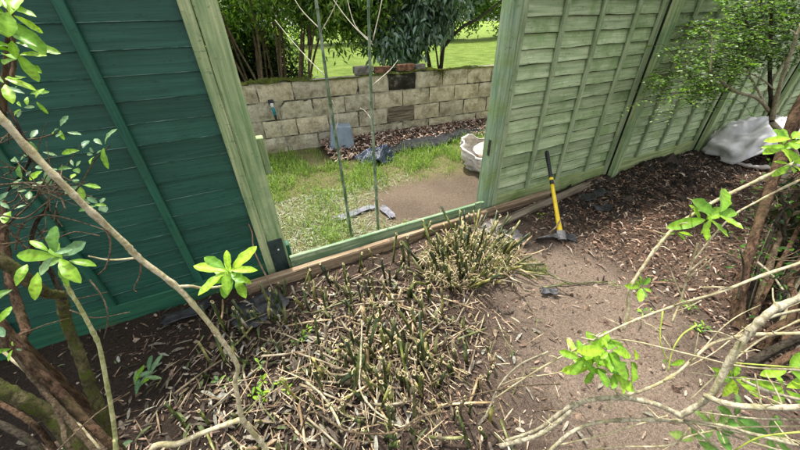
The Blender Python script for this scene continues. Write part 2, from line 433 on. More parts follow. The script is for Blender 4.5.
# ------------------------------------------------------------------ terrain
def gz(x, y):
    x = np.asarray(x, float); y = np.asarray(y, float)
    z = 0.010 + 0.05 * (fbm(x, y, 1.3, 3) - 0.5) + 0.022 * (fbm(x + 9, y, 6, 3) - 0.5) + 0.02 * (fbm(x, y + 4, 17, 3) - 0.5)
    z = z + sstep(1.9, 2.4, x) * 0.030 * (fbm(x + 7, y + 2, 22, 3) - 0.5)
    bed = sstep(2.6, 3.4, x) * (1 - sstep(4.6, 5.2, x)) * sstep(0.9, 1.5, y) * (1 - sstep(2.0, 2.1, y))
    z = z + bed * (0.03 + 0.07 * (fbm(x + 3, y, 9, 3) - 0.45))
    path = path_mask(x, y)
    z = z * (1 - 0.25 * path) - 0.012 * path + path * 0.012 * (ridg(x, y, 5) - 0.5)
    back = sstep(2.02, 2.12, y)
    z = z * (1 - 0.5 * back) + 0.012 * back
    return z
def ridg(x, y, s): return 1 - abs(2 * vnoise(x, y, s) - 1)
def path_mask(x, y):
    p1 = np.exp(-(((x - 1.72) / 0.5) ** 2 + ((y - 0.85) / 0.6) ** 2) * 0.9)
    p2 = np.exp(-(((x - 1.35) / 0.45) ** 2 + ((y - 0.1) / 0.8) ** 2))
    p3 = np.exp(-(((x - 2.9) / 0.7) ** 2 + ((y - 0.7) / 0.4) ** 2)) * 0.25
    return np.clip(np.maximum(np.maximum(p1, p2), p3) * 1.25, 0, 1) * (1 - sstep(1.75, 2.0, y))
def mud_mask(x, y):
    d = ((x - 1.62) / 0.82) ** 2 + ((y - 2.52) / 0.46) ** 2
    return np.clip(1.5 - d - 0.5 * (fbm(x, y, 5, 3) - 0.5) * 2, 0, 1) * (y > 2.0)

xs = np.arange(-3.0, 8.3, 0.028); ys = np.arange(-1.3, 4.93, 0.028)
gx_, gy_ = np.meshgrid(xs, ys)
X = gx_.ravel(); Y = gy_.ravel()
Z = gz(X, Y)
nx, ny = len(xs), len(ys)
ii = (np.arange(ny - 1)[:, None] * nx + np.arange(nx - 1)[None, :]).ravel()
GF = np.stack([ii, ii + 1, ii + nx + 1, ii + nx], 1)
soil = np.array([0.066, 0.048, 0.036]); dark = np.array([0.036, 0.026, 0.019])
dry = np.array([0.27, 0.205, 0.152]); mulch = np.array([0.125, 0.088, 0.066])
mudc = np.array([0.185, 0.14, 0.10]); gsoil = np.array([0.20, 0.175, 0.085])
n1 = fbm(X, Y, 3, 4)[:, None]; n2 = fbm(X + 20, Y, 8, 4)[:, None]
C = soil * (1 - n1) + mulch * n1
right = (sstep(2.0, 2.8, X) * (1 - sstep(1.25, 1.5, Y)))[:, None]
C = C * (1 - right * 0.7) + (np.array([0.165, 0.092, 0.058]) * (0.4 + 1.0 * n2)) * right * 0.7
bed = (sstep(2.4, 3.0, X) * sstep(1.2, 1.5, Y) * (Y < 2.05))[:, None]
C = C * (1 - bed * 0.85) + dark * bed * 0.85  # dug soil, darkened further with the fence's shade put into its colour
pm = np.clip(path_mask(X, Y)[:, None] * 1.25 - 0.55 * (n2 - 0.4), 0, 1)
C = C * (1 - pm) + dry * (0.8 + 0.4 * n1) * pm
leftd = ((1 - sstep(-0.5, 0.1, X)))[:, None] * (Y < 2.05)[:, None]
C = C * (1 - leftd * 0.8) + (dark * 1.1) * leftd * 0.8  # shade of fence and shrub painted into the left ground
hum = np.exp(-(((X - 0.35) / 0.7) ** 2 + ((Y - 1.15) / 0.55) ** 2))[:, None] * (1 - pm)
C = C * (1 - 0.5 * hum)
bk = (sstep(2.04, 2.1, Y))[:, None]
mm_ = mud_mask(X, Y)[:, None]
Cb = gsoil * (0.7 + 0.6 * n2); Cb = Cb * (1 - mm_) + mudc * (0.75 + 0.5 * n1) * mm_
chipz = (sstep(3.85, 4.05, Y) * sstep(0.7, 1.0, X))[:, None]
Cb = Cb * (1 - chipz) + dark * 1.3 * chipz
C = C * (1 - bk) + Cb * bk
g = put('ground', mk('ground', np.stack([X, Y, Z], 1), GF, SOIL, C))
tag(g, 'bare brown soil and trodden earth either side of the fence line', None, None, 'structure')
# the land beyond: earth behind the camera, lawn past the block wall
def sheet(name, x0, x1, y0, y1, z, m_, col=None):
    n = 24
    a = np.linspace(x0, x1, n); b = np.linspace(y0, y1, n); A, B = np.meshgrid(a, b)
    i = (np.arange(n - 1)[:, None] * n + np.arange(n - 1)[None, :]).ravel()
    c = None if col is None else np.tile(col, (n * n, 1))
    return put(name, mk(name, np.stack([A.ravel(), B.ravel(), np.full(n * n, z)], 1), np.stack([i, i + 1, i + n + 1, i + n], 1), m_, c))
o = sheet('earth', -60, 60, -60, 4.9, -0.06, SOIL, soil); tag(o, 'open earth around the garden', None, None, 'structure')
o = sheet('lawn', -150, 150, 4.9, 260, -0.03, LAWN); tag(o, 'bright mown lawn stretching away beyond the block wall', None, None, 'structure')

# ------------------------------------------------------------------ fence
def board_mesh(name, L, hgt, m_, seed, th=0.010, wav=0.004, tilt=0.013, lip=0.005):
    rg = np.random.default_rng(seed); n = 15
    xs = np.linspace(0, L, n); V = []; F = []; mi = []
    wb = np.cumsum(rg.normal(0, wav * 0.5, n)); wb -= np.linspace(wb[0], wb[-1], n); wo = rg.normal(0, 0.0014, n)
    for i, x in enumerate(xs):
        lp = lip * rg.uniform(0.35, 1.5)
        V += [(x, wo[i] + 0.0015, wb[i]), (x, wo[i] + th, wb[i]), (x, tilt, hgt), (x, tilt + th * 0.6, hgt), (x, wo[i] + 0.0005, wb[i] + lp)]
    for i in range(n - 1):
        a = 5 * i; b = a + 5
        F += [(a + 4, b + 4, b + 2, a + 2), (a + 1, a + 3, b + 3, b + 1), (a, a + 1, b + 1, b), (a + 2, b + 2, b + 3, a + 3), (a, b, b + 4, a + 4)]
        mi += [0, 0, 1, 0, 1]
    F += [(0, 4, 2, 3, 1), (5 * n - 5, 5 * n - 4, 5 * n - 2, 5 * n - 3, 5 * n - 1)]; mi += [0, 0]
    return fixn(mk(name, V, F, m_, smooth=False, mi=mi))

def fence_panel(label, x0, x1, y, edges, battens, mb, mbat, mg,  ends=(True, True), bw=0.042, endw=0.055, mend=None):
    t = thing('lap_fence', label, 'fence', (x0, y, 0), 0, 'larch lap fence panels')
    L = x1 - x0
    ms = [board_mesh('board', L, 0.128, mb, s + int(x0 * 10) + 50, 0.010 if x0 < 0 else 0.014, 0.002 if x0 < 0 else 0.003, 0.013 if x0 < 0 else 0.022, 0.003 if x0 < 0 else 0.006) for s in range(4)]
    for k, z in enumerate(edges):
        put('board', ms[k % 4], t, (0, 0.0, z))
    zt = max(edges) + 0.128
    for bx in battens:
        put('batten', box_mesh('batten', -bw / 2, bw / 2, -0.024, -0.002, 0.15, zt, mbat, 0.003), t, (bx - x0, 0, 0))
    if ends[0]: put('batten', box_mesh('batten', 0, endw, -0.030, -0.002, 0.02, zt, mend or mbat, 0.003), t, (0, 0, 0))
    if ends[1]: put('batten', box_mesh('batten', -endw, 0, -0.030, -0.002, 0.02, zt, mend or mbat, 0.003), t, (L, 0, 0))
    put('gravel_board', box_mesh('gravel_board', 0.004, L - 0.004, -0.022, 0.012, -0.05, 0.150, mg, 0.004), t)
    put('top_rail', box_mesh('top_rail', 0, L, -0.034, 0.03, zt + 0.002, zt + 0.03, mbat, 0.004), t)
    return t
FY = 2.02
eL = [1.62 + 0.108 - 0.108 * k for k in range(16)]
eR = [1.60 + 0.105 - 0.1062 * k for k in range(16)]
fence_panel('dark teal painted fence panel left of the gap', -1.97, -0.092, FY, eL, [-1.52, -1.045, -0.565], [WOOD_TEAL, LIP_PALE], WOOD_TEALB, WOOD_GRV, mend=POST_PALE)
fence_panel('pale green fence panel directly right of the gap, mattock leaning on it', 1.915, 3.601, FY, eR, [2.365, 2.785, 3.232], [WOOD_PALE, LIP_DARK], WOOD_PALEB, WOOD_PALEG)
fence_panel('pale green fence panel above the dark dug soil, second right of the gap', 3.72, 5.408, FY, eR, [4.13, 4.56, 4.99], [WOOD_PALE, LIP_DARK], WOOD_PALEB, WOOD_PALEG)
fence_panel('pale green fence panel behind the white sack and the small-leaved shrub', 5.53, 7.228, FY, eR, [5.95, 6.38, 6.81], [WOOD_PALE, LIP_DARK], WOOD_PALEB, WOOD_PALEG)
fence_panel('farthest pale green fence panel at the right edge behind the shrub', 7.35, 9.048, FY, eR, [7.77, 8.2, 8.63], [WOOD_PALE, LIP_DARK], WOOD_PALEB, WOOD_PALEG)

def post(label, x0, x1, y0, y1, m_, zt=1.85):
    t = thing('fence_post', label, 'fence post', ((x0 + x1) / 2, (y0 + y1) / 2, 0), 0, 'timber fence posts')
    w = (x1 - x0) / 2; d = (y1 - y0) / 2
    n = 14; V = []; F = []
    rg = np.random.default_rng(int(x0 * 100) + 900)
    for i in range(n):
        z = -0.1 + (zt + 0.1) * i / (n - 1); j = rg.normal(0, 0.0012, 8); c = 0.006
        pts = [(-w + c, -d), (w - c, -d), (w, -d + c), (w, d - c), (w - c, d), (-w + c, d), (-w, d - c), (-w, -d + c)]
        V += [(px_ + j[k], py_ + j[(k + 3) % 8], z) for k, (px_, py_) in enumerate(pts)]
    for i in range(n - 1):
        for k in range(8):
            F.append((i * 8 + k, i * 8 + (k + 1) % 8, i * 8 + 8 + (k + 1) % 8, i * 8 + 8 + k))
    F.append(tuple(range(8))[::-1]); F.append(tuple((n - 1) * 8 + k for k in range(8)))
    put('shaft', mk('shaft', V, F, m_, smooth=False), t)
    if x0 > 3: put('shade_strip', box_mesh('shade_strip', -w - 0.010, -w - 0.0005, -d + 0.052, d - 0.004, -0.02, zt - 0.03, POST_SHADE, 0.002), t)  # dark strip paints the shade between panel and post
    return t
pL = post('pale green post at left side of the gap with black metal shoe', -0.088, 0.020, 1.985, 2.09, POST_PALE)
put('metal_shoe', box_mesh('metal_shoe', -0.058, 0.040, -0.060, 0.062, -0.04, 0.335, BLACK_METAL, 0.003), pL)
put('nail', box_mesh('nail', -0.006, 0.006, -0.066, -0.060, 0.245, 0.257, WHITE_PL, 0.002), pL)
put('wood_block', box_mesh('wood_block', 0.0545, 0.095, -0.02, 0.05, 0.80, 1.03, POST_PALE, 0.004), pL)
put('wood_block', box_mesh('wood_block', 0.0545, 0.080, -0.02, 0.05, 0.05, 0.24, WOOD_TEALB, 0.004), pL)
pR = post('grey green post at right side of the gap', 1.805, 1.910, 1.985, 2.09, POST_BLUE)
put('metal_plate', box_mesh('metal_plate', -0.057, -0.053, -0.045, -0.015, 0.60, 0.74, STEEL_DK, 0.001), pR)
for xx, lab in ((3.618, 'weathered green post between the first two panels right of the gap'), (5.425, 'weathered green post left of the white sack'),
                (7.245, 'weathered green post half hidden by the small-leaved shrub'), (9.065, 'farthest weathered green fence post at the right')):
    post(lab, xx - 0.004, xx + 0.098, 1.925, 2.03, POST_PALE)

# timbers across the gap
t = thing('timber_edging', 'long brown weathered timber lying along the foot of the gap', 'timber', (-0.30, 1.885, 0), R(0.6))
V = []; F = []; n = 26; rg = np.random.default_rng(3)
prof = [(0, 0), (0.0, 0.028), (0.004, 0.032), (0.0, 0.036), (0.0, 0.060), (0.004, 0.064), (0.0, 0.068), (0.0, 0.094), (0.006, 0.104), (0.046, 0.104), (0.05, 0.098), (0.05, 0)]
for i in range(n):
    x = 2.92 * i / (n - 1); dz = rg.normal(0, 0.0015); dy = rg.normal(0, 0.001)
    V += [(x, a + dy, b + dz - 0.01) for a, b in prof]
k_ = len(prof)
for i in range(n - 1):
    for k in range(k_):
        F.append((i * k_ + k, i * k_ + (k + 1) % k_, (i + 1) * k_ + (k + 1) % k_, (i + 1) * k_ + k))
F.append(tuple(range(k_))); F.append(tuple((n - 1) * k_ + k for k in range(k_))[::-1])
put('beam', fixn(mk('beam', V, F, TIMBER, smooth=False)), t)
t = thing('gate_rail', 'pale green rail board standing along the gap behind the timber', 'rail', (0.024, 1.962, 0))
put('rail_board', box_mesh('rail_board', 0, 1.778, 0, 0.030, -0.02, 0.165, RAILM, 0.004), t)
put('peg', box_mesh('peg', 1.66, 1.72, -0.022, -0.002, 0.03, 0.19, RAILM, 0.003), t)
t = thing('plank', 'thin grey plank lying along the foot of the right fence', 'plank', (1.74, 1.70, float(gz(1.74, 1.70)) + 0.012), R(6.5))
put('plank_board', box_mesh('plank_board', 0, 1.72, 0, 0.085, 0, 0.028, PLANK, 0.003), t)

# ------------------------------------------------------------------ block wall
WA = R(-4.706)
wall = thing('block_wall', 'low moss-topped concrete block wall at the back of the yard', 'wall', (0.45, 4.74, 0), WA)
put('mortar_core', box_mesh('mortar_core', -4.2, 7.2, 0.011, 0.095, -0.1, 0.947, MORTAR, 0.004), wall)
def block_mesh(seed, L, m_, Hh=0.226):
    rg = np.random.default_rng(seed); nxx, nz = 6, 4
    V = []; F = []
    for j in range(nz):
        for i in range(nxx):
            e = (i in (0, nxx - 1)) or (j in (0, nz - 1))
            V.append((L * i / (nxx - 1) + rg.normal(0, 0.002), (0.008 if e else 0.0) + rg.normal(0, 0.0016), Hh * j / (nz - 1) + rg.normal(0, 0.002)))
    nf = len(V)
    for j in range(nz - 1):
        for i in range(nxx - 1):
            a = j * nxx + i; F.append((a, a + 1, a + nxx + 1, a + nxx))
    ring = [i for i in range(nxx)] + [j * nxx + nxx - 1 for j in range(1, nz)] + [(nz - 1) * nxx + i for i in range(nxx - 2, -1, -1)] + [j * nxx for j in range(nz - 2, 0, -1)]
    for r_ in ring: V.append((V[r_][0], 0.10, V[r_][2]))
    m_n = len(ring)
    for k in range(m_n):
        F.append((ring[k], nf + k, nf + (k + 1) % m_n, ring[(k + 1) % m_n]))
    F.append(tuple(nf + k for k in range(m_n)))
    return fixn(mk('block', V, F, m_, smooth=False))
bms = [block_mesh(s, 0.437, BLOCK, 0.219) for s in range(6)]; bmd = block_mesh(20, 0.437, BLOCK_DK, 0.219)
for c in range(4):
    z0 = 0.002 + 0.2375 * c
    off = [0.21, 0.0, 0.24, 0.21][c] - 4.2 if c % 2 == 0 else [0, 0.02, 0, 0.245][c] - 4.2
    off = {3: 0.225, 2: 0.0, 1: 0.19, 0: 0.0}[c]
    x = off - 0.456 * 10
    while x < 7.1:
        if c == 1 and abs(x - (off + 0.456 * 3 + 0.0)) < 0.1:
            bo = put('block', None, wall) if False else None
            # a patch of dark boards fills one block opening
            for q in range(2):
                put('wooden_patch', box_mesh('wooden_patch', 0.0, 0.44, 0.004, 0.1, 0, 0.105, PLANK, 0.004), wall, (x + 0.004, 0, z0 + 0.004 + q * 0.112))
        else:
            dk = (c == 3 and abs(x - (off + 0.456 * 3)) < 0.1)
            put('block', bmd if dk else bms[random.randrange(6)], wall, (x, random.uniform(-0.003, 0.003), z0))
        x += 0.456
# moss along the top
xm = np.arange(-4.2, 7.2, 0.012); ym = np.arange(-0.012, 0.115, 0.012)
A, B = np.meshgrid(xm, ym); A = A.ravel(); B = B.ravel()
hh = np.clip(fbm(A, B, 3.1, 4) - 0.34, 0, 1) * 0.13 * (0.4 + fbm(A, B, 45, 2))
hh = hh * np.clip(1.25 - ((B - 0.05) / 0.075) ** 4, 0, 1)
prox = 1 - np.exp(-((A - 2.15) / 0.12) ** 2)
mz = 0.940 + hh - 0.016 * (B < 0.0)
cc = np.stack([0.055 + 0.05 * fbm(A, B, 20, 2), 0.065 + 0.06 * fbm(A, B, 20, 2), np.full(len(A), 0.018)], 1)
yel = np.exp(-((A - 2.45) / 0.16) ** 2)[:, None]; cc = cc * (1 - yel) + np.array([0.20, 0.20, 0.02]) * yel
n_ = len(xm); i_ = (np.arange(len(ym) - 1)[:, None] * n_ + np.arange(n_ - 1)[None, :]).ravel()
put('moss', mk('moss', np.stack([A, B, mz], 1), np.stack([i_, i_ + 1, i_ + n_ + 1, i_ + n_], 1), MOSS, cc), wall)['kind'] = 'stuff'
# yellow moss tuft hanging down the face
V = []; F = []; rg = np.random.default_rng(5); cc = []
for k in range(900):
    s = rg.normal(2.45, 0.085); z = 0.955 - abs(rg.normal(0, 0.06)); l = rg.uniform(0.01, 0.022); a = rg.uniform(0, 6.28)
    p = np.array([s, -0.004, z]); d = np.array([math.cos(a) * 0.6, -rg.uniform(0.2, 0.9), math.sin(a) * 0.6]) * l
    w = np.cross(d, (0.3, 0.5, 0.8)) * 0.35
    V += [p - w, p + w, p + d]; F.append((3 * k, 3 * k + 1, 3 * k + 2)); q = rg.uniform(0.7, 1.3); cc += [np.array([0.17, 0.19, 0.015]) * q] * 3
put('moss_tuft', mk('moss_tuft', V, F, MOSS, cc, False), wall)['kind'] = 'stuff'
WM = Matrix.Translation((0.45, 4.74, 0)) @ Matrix.Rotation(WA, 4, 'Z')
def onwall(s, dy, z):
    p = WM @ Vector((s, dy, z)); return (p.x, p.y, p.z)
for (s, L, Hh, m_, lab, rz, nm) in ((1.09, 0.285, 0.095, BRICK_GREY, 'grey brick on the wall, leftmost of the loose row', 1, 'grey_brick'), (1.40, 0.235, 0.075, BRICK_RED, 'worn red brick on the wall beside the grey one', -2, 'red_brick'),
                            (1.755, 0.255, 0.085, BRICK_RED, 'redder brick on the wall above the blackened block', 2, 'red_brick'), (2.055, 0.15, 0.07, BRICK_GREY, 'small broken brick end at right of the loose row on the wall', 5, 'brick_fragment')):
    t = thing(nm, lab, 'brick', onwall(s, 0.0, 0.968), WA + R(rz), 'loose bricks on the block wall')
    v, f = box_vf(0, L, 0, 0.10, 0, Hh, 0.007); v = v + np.random.default_rng(int(s * 100)).normal(0, 0.002, v.shape)
    put('brick_body', fixn(mk('brick_body', v, f, m_, smooth=False)), t)
    v, f = box_vf(0.01, L - 0.012, 0.012, 0.09, -0.012, -0.001, 0.003); put('mortar_bed', fixn(mk('mortar_bed', v, f, MORTAR, smooth=False)), t)
# the hanging tool on the wall
t = thing('wall_hook', 'black and teal handled hook hanging on the block wall', 'hook', onwall(-0.10, -0.002, 0.49), WA)
put('bracket', box_mesh('bracket', -0.032, 0.040, -0.05, 0.0, 0.195, 0.255, BLACK_RUB, 0.006), t)
tube('collar', [(0.008, -0.045, 0.215), (0.010, -0.05, 0.165)], [0.024, 0.020], WHITE_PL, t, sides=10)
tube('grip', [(0.010, -0.05, 0.164), (0.016, -0.048, 0.105), (0.018, -0.04, 0.065)], [0.020, 0.022, 0.018], TEAL_PL, t, sides=10)
tube('tip', [(0.018, -0.04, 0.066), (0.020, -0.03, 0.0)], [0.019, 0.014], BLACK_RUB, t, sides=10)

# ------------------------------------------------------------------ yard things
def rsq(w, r, n=5):
    p = []
    for cx_, cy_, a0 in ((w - r, w - r, 0), (-w + r, w - r, 90), (-w + r, -w + r, 180), (w - r, -w + r, 270)):
        for k in range(n):
            a = R(a0 + 90 * k / (n - 1)); p.append((cx_ + r * math.cos(a), cy_ + r * math.sin(a)))
    return p
def loft(rings):
    V = []; F = []; n = len(rings[0])
    for r_ in rings: V += r_
    for i in range(len(rings) - 1):
        for k in range(n):
            F.append((i * n + k, i * n + (k + 1) % n, (i + 1) * n + (k + 1) % n, (i + 1) * n + k))
    return V, F, n
bk_ = thing('bucket', 'blue-grey square bucket upside down against the block wall', 'bucket', (1.17, 4.44, 0.035), R(-8))
rings = [[(a, b, z) for a, b in rsq(w, 0.035)] for z, w in ((0.0, 0.178), (0.10, 0.166), (0.20, 0.154), (0.30, 0.142), (0.315, 0.134))]
V, F, n = loft(rings); F.append(tuple(4 * n + k for k in range(n)))
bo = put('body', fixn(mk('body', V, F, BLUE_PLASTIC, smooth=False)), bk_)
rings = [[(a, b, z) for a, b in rsq(w, 0.04)] for z, w in ((-0.01, 0.190), (0.012, 0.192), (0.030, 0.189), (0.032, 0.172))]
V, F, n = loft(rings); put('rim', fixn(mk('rim', V, F, BLUE_RIM, smooth=False)), bk_)
bk_.rotation_euler = (R(-5), R(3), R(-14))
bk_.location.z = 0.05

def sheet_cloth(name, nx_, ny_, w, h, fz, m_, parent, outline=None, thick=0.004):
    a = np.linspace(-0.5, 0.5, nx_); b = np.linspace(-0.5, 0.5, ny_); A, B = np.meshgrid(a, b); A = A.ravel(); B = B.ravel()
    x = A * w; y = B * h
    if outline: x, y = outline(x, y, A, B)
    z = fz(x, y, A, B)
    V = np.stack([x, y, z], 1); i = (np.arange(ny_ - 1)[:, None] * nx_ + np.arange(nx_ - 1)[None, :]).ravel()
    o = put(name, mk(name, V, np.stack([i, i + 1, i + nx_ + 1, i + nx_], 1), m_), parent)
    md = o.modifiers.new('s', 'SOLIDIFY'); md.thickness = thick
    return o
def ridg(x, y, s): return 1 - abs(2 * vnoise(x, y, s) - 1)
t = thing('plastic_sheet', 'crumpled navy blue plastic sheet heaped on the yard grass', 'plastic sheet', (1.45, 3.80, 0.02), R(-12))
def fz(x, y, A, B):
    rr = np.sqrt((A * 2) ** 2 + (B * 2) ** 2)
    z = np.clip(1.05 - rr ** 2, 0, 1) * 0.10 + 0.13 * ridg(x + 0.5 * y, 0.4 * y - 0.2 * x, 6) ** 3 * np.clip(1.25 - rr, 0.15, 1) + 0.05 * ridg(x * 0.5 + 0.5 * y, y - x, 13) ** 2 + 0.022 * ridg(x - 0.6 * y, 0.5 * y, 26) ** 2
    return z - 0.01
sheet_cloth('crumpled_sheet', 48, 40, 0.56, 0.48, fz, TARP, t, lambda x, y, A, B: (x * (1 + 0.25 * (vnoise(A, B, 3) - 0.5)) * (1 - 0.55 * abs(B)), y * (1 - 0.5 * abs(A)) * (1 + 0.3 * (vnoise(B, A, 3) - 0.5))))
t = thing('ground_fabric', 'black weed fabric strip edging the bark chips by the wall', 'fabric', (2.62, 4.00, 0.02), R(5))
def fz(x, y, A, B):
    return 0.03 + 0.05 * ridg(x * 0.6, y, 4.5) * (0.4 + fbm(x, y, 3, 2)) + 0.018 * ridg(x + y, y, 12) - 0.05 * sstep(0.38, 0.5, -B) + 0.03 * np.sin(x * 7) * (B < -0.2)
sheet_cloth('fabric_strip', 110, 18, 2.05, 0.40, fz, BLACK_SHEET, t, lambda x, y, A, B: (x, y * (0.75 + 0.35 * vnoise(A * 3, A, 2)) + 0.05 * np.sin(A * 9)))

# rubble sack behind the right post
def bag(name, label, loc, rad, hgt, m_, seed, contents=None, tilt=0.0, rz=0):
    t = thing(name, label, 'sack', loc, rz)
    n = 40; rows = 14; V = []; F = []
    for j in range(rows):
        q = j / (rows - 1)
        for k in range(n):
            a = 2 * math.pi * k / n
            r_ = rad * (0.86 + 0.22 * math.sin(q * math.pi * 0.75)) * (1 + 0.13 * float(vnoise(3 * math.cos(a) + seed, 3 * math.sin(a), 1.3) - 0.5) * 2) + 0.06 * float(ridg(a * 2.0 + seed, q * 2.5, 3) ** 2) + 0.06 * q ** 3
            z = hgt * q * (0.78 + 0.45 * float(vnoise(math.cos(a) * 2 + seed, math.sin(a) * 2, 1.1)))
            V.append((r_ * math.cos(a), r_ * math.sin(a), z))
    for j in range(rows - 1):
        for k in range(n):
            F.append((j * n + k, j * n + (k + 1) % n, (j + 1) * n + (k + 1) % n, (j + 1) * n + k))
    o = put('cloth', mk('cloth', V, F, m_), t); md = o.modifiers.new('s', 'SOLIDIFY'); md.thickness = 0.012
    if contents:
        a = np.linspace(-1, 1, 20); A, B = np.meshgrid(a, a); A = A.ravel(); B = B.ravel(); rr = np.sqrt(A * A + B * B)
        s = np.where(rr > 0.9, 0.9 / np.maximum(rr, 1e-6), 1)
        z = hgt * 0.72 + 0.09 * (fbm(A, B, 3, 3) - 0.4) + 0.10 * (1 - np.minimum(rr, 1) ** 2)
        i = (np.arange(19)[:, None] * 20 + np.arange(19)[None, :]).ravel()
        put('contents', mk('contents', np.stack([A * s * rad * 0.93, B * s * rad * 0.93, z], 1), np.stack([i, i + 1, i + 21, i + 20], 1), contents), t)
    return t
bag('rubble_sack', 'open white sack of pinkish rubble beyond the right gap post', (2.68, 2.86, 0.0), 0.33, 0.29, SACK_DIRTY, 3, SACK_PINK)

# the big grey-white sack at the right fence: a collapsed shell with a dark open mouth
t = thing('builders_sack', 'collapsed grey-white bulk sack with dark open mouth by the right fence', 'sack', (5.82, 1.50, 0.03), R(-6))
def shell(rx, ry, rz_, a0, a1, zlow, m_, name, seed, wr):
    n, rows = 64, 26; V = []; F = []
    for j in range(rows):
        for k in range(n):
            u = k / (n - 1); ph = a0 + (a1 - a0) * u
            lo = zlow(ph); th = lo + (math.pi / 2 - lo) * j / (rows - 1)
            w = 1 + wr * float(ridg(ph * 2.2 + seed, th * 1.4, 1.7) - 0.5) + 0.13 * float(fbm(ph * 3 + seed, th * 3, 2.4, 4) - 0.5) + 0.05 * float(ridg(ph * 5 + th * 3, th * 4 - seed, 1.3) ** 3)
            V.append((rx * w * math.cos(th) * math.cos(ph), ry * w * math.cos(th) * math.sin(ph), rz_ * w * math.sin(th)))
    for j in range(rows - 1):
        for k in range(n - 1):
            F.append((j * n + k, j * n + k + 1, (j + 1) * n + k + 1, (j + 1) * n + k))
    o = put(name, mk(name, V, F, m_), t); md = o.modifiers.new('s', 'SOLIDIFY'); md.thickness = 0.012; return o
mouth = lambda ph: 0.02 + 0.80 * max(0, math.cos((ph - R(258)) * 1.4)) ** 0.8 * (abs(ph - R(258)) < R(64))
shell(0.56, 0.46, 0.43, R(60), R(60) + 2 * math.pi, mouth, SACK, 'cloth', 1.3, 0.26)
shell(0.535, 0.435, 0.40, R(60), R(60) + 2 * math.pi, mouth, SACK_INNER, 'lining', 1.3, 0.26)
v, f = tube_vf([(0.55 * math.cos(a) , 0.45 * math.sin(a), 0.03 + 0.02 * math.sin(3 * a)) for a in np.linspace(R(185), R(340), 16)], [0.024] * 16, 8, 3, 0.3)
put('rolled_edge', mk('rolled_edge', v, f, SACK_DIRTY), t)

# the mattock
HB = np.array([2.13, 1.352, 0.045]); HT = np.array([2.462, 1.955, 0.535])
dirh = nrm(HT - HB); Lh = np.linalg.norm(HT - HB)
t = thing('mattock', 'yellow and black handled mattock leaning on the right fence', 'mattock', tuple(HB))
pt = lambda s: tuple(dirh * Lh * s)
tube('handle', [pt(-0.03), pt(0.05), pt(0.14), pt(0.3), pt(0.60)], [0.018, 0.023, 0.020, 0.0165, 0.0155], YELLOW, t, sides=12, rough=0)
tube('grip', [pt(0.585), pt(0.8), pt(0.96), pt(1.0)], [0.0172, 0.0172, 0.0195, 0.017], BLACK_RUB, t, sides=12, rough=0)
tube('grip_band', [pt(0.635), pt(0.665)], 0.0182, YELLOW, t, sides=12, rough=0)
hx = nrm(np.array([0.88, -0.43, 0.0])); hz_ = nrm(dirh); hy = nrm(np.cross(hz_, hx)); hx = np.cross(hy, hz_)
def hp(a, b, c): return tuple(hx * a + hy * b + hz_ * c)
# eye of the head
V = []; F = []
for c in (-0.035, 0.045):
    for k in range(12):
        a = 2 * math.pi * k / 12; V.append(hp(0.042 * math.cos(a), 0.036 * math.sin(a), c))
for k in range(12): F.append((k, (k + 1) % 12, 12 + (k + 1) % 12, 12 + k))
F += [tuple(range(12))[::-1], tuple(range(12, 24))]
put('eye', mk('eye', V, F, STEEL, smooth=False), t)
def blade(name, sec, m_):
    V = []; F = []
    for (a, w, th, c) in sec: V += [hp(a, -w, c - th), hp(a, w, c - th), hp(a, w, c + th), hp(a, -w, c + th)]
    for i in range(len(sec) - 1):
        for k in range(4): F.append((i * 4 + k, i * 4 + (k + 1) % 4, i * 4 + 4 + (k + 1) % 4, i * 4 + 4 + k))
    F += [(3, 2, 1, 0), tuple(4 * (len(sec) - 1) + k for k in range(4))]
    put(name, fixn(mk(name, V, F, m_, smooth=False)), t)
blade('adze_blade', [(-0.035, 0.022, 0.024, 0.0), (-0.08, 0.032, 0.012, -0.004), (-0.15, 0.045, 0.007, -0.018), (-0.215, 0.052, 0.003, -0.036)], STEEL)
blade('axe_blade', [(0.035, 0.016, 0.022, 0.0), (0.06, 0.011, 0.025, -0.003), (0.095, 0.007, 0.030, -0.008), (0.125, 0.002, 0.035, -0.014)], STEEL_DK)

# dark scraps lying about
def scrap(label, x, y, w, h, rz, m_, seed, name='plastic_scrap', curl=0.02):
    t = thing(name, label, 'scrap', (x, y, float(gz(x, y)) + 0.006), R(rz), 'dark scraps on the soil')
    rg = np.random.default_rng(seed); k1, k2 = rg.uniform(0, 50, 2)
    sheet_cloth('scrap_sheet', 18, 14, w, h, lambda x_, y_, A, B: (0.010 if curl > 0.005 else 0.018) + curl * ridg(x_ + k1, y_ + k2, 9) + curl * 0.8 * (A * 2) ** 2, m_, t,
                lambda x_, y_, A, B: (x_ * (1 + 0.35 * (vnoise(B * 4 + k1, A, 1.5) - 0.5)), y_ * (0.75 + 0.5 * vnoise(A * 4 + k2, B, 1.5))), 0.006 if curl > 0.005 else 0.002)
    return t
scrap('grey dusty slate scrap close behind the cane clump, nearer the mattock', 1.73, 1.545, 0.26, 0.20, -20, SLATE_GREY, 1, 'slate_scrap', 0.012)
scrap('dark grey slate scrap against the brown timber', 1.70, 1.74, 0.24, 0.14, 10, SLATE_GREY, 2, 'slate_scrap', 0.015)
scrap('long black plastic scrap on dug soil right of the mattock', 3.04, 1.73, 0.34, 0.12, 4, SLATE, 3)
scrap('small black scrap below the long one on dug soil', 2.88, 1.52, 0.16, 0.10, -20, SLATE, 4)
scrap('curled black scrap on the bare path', 1.555, 0.945, 0.10, 0.05, -35, SLATE, 5)
scrap('black plastic scrap at the foot of the teal panel', -0.66, 1.85, 0.26, 0.09, 8, SLATE, 6)
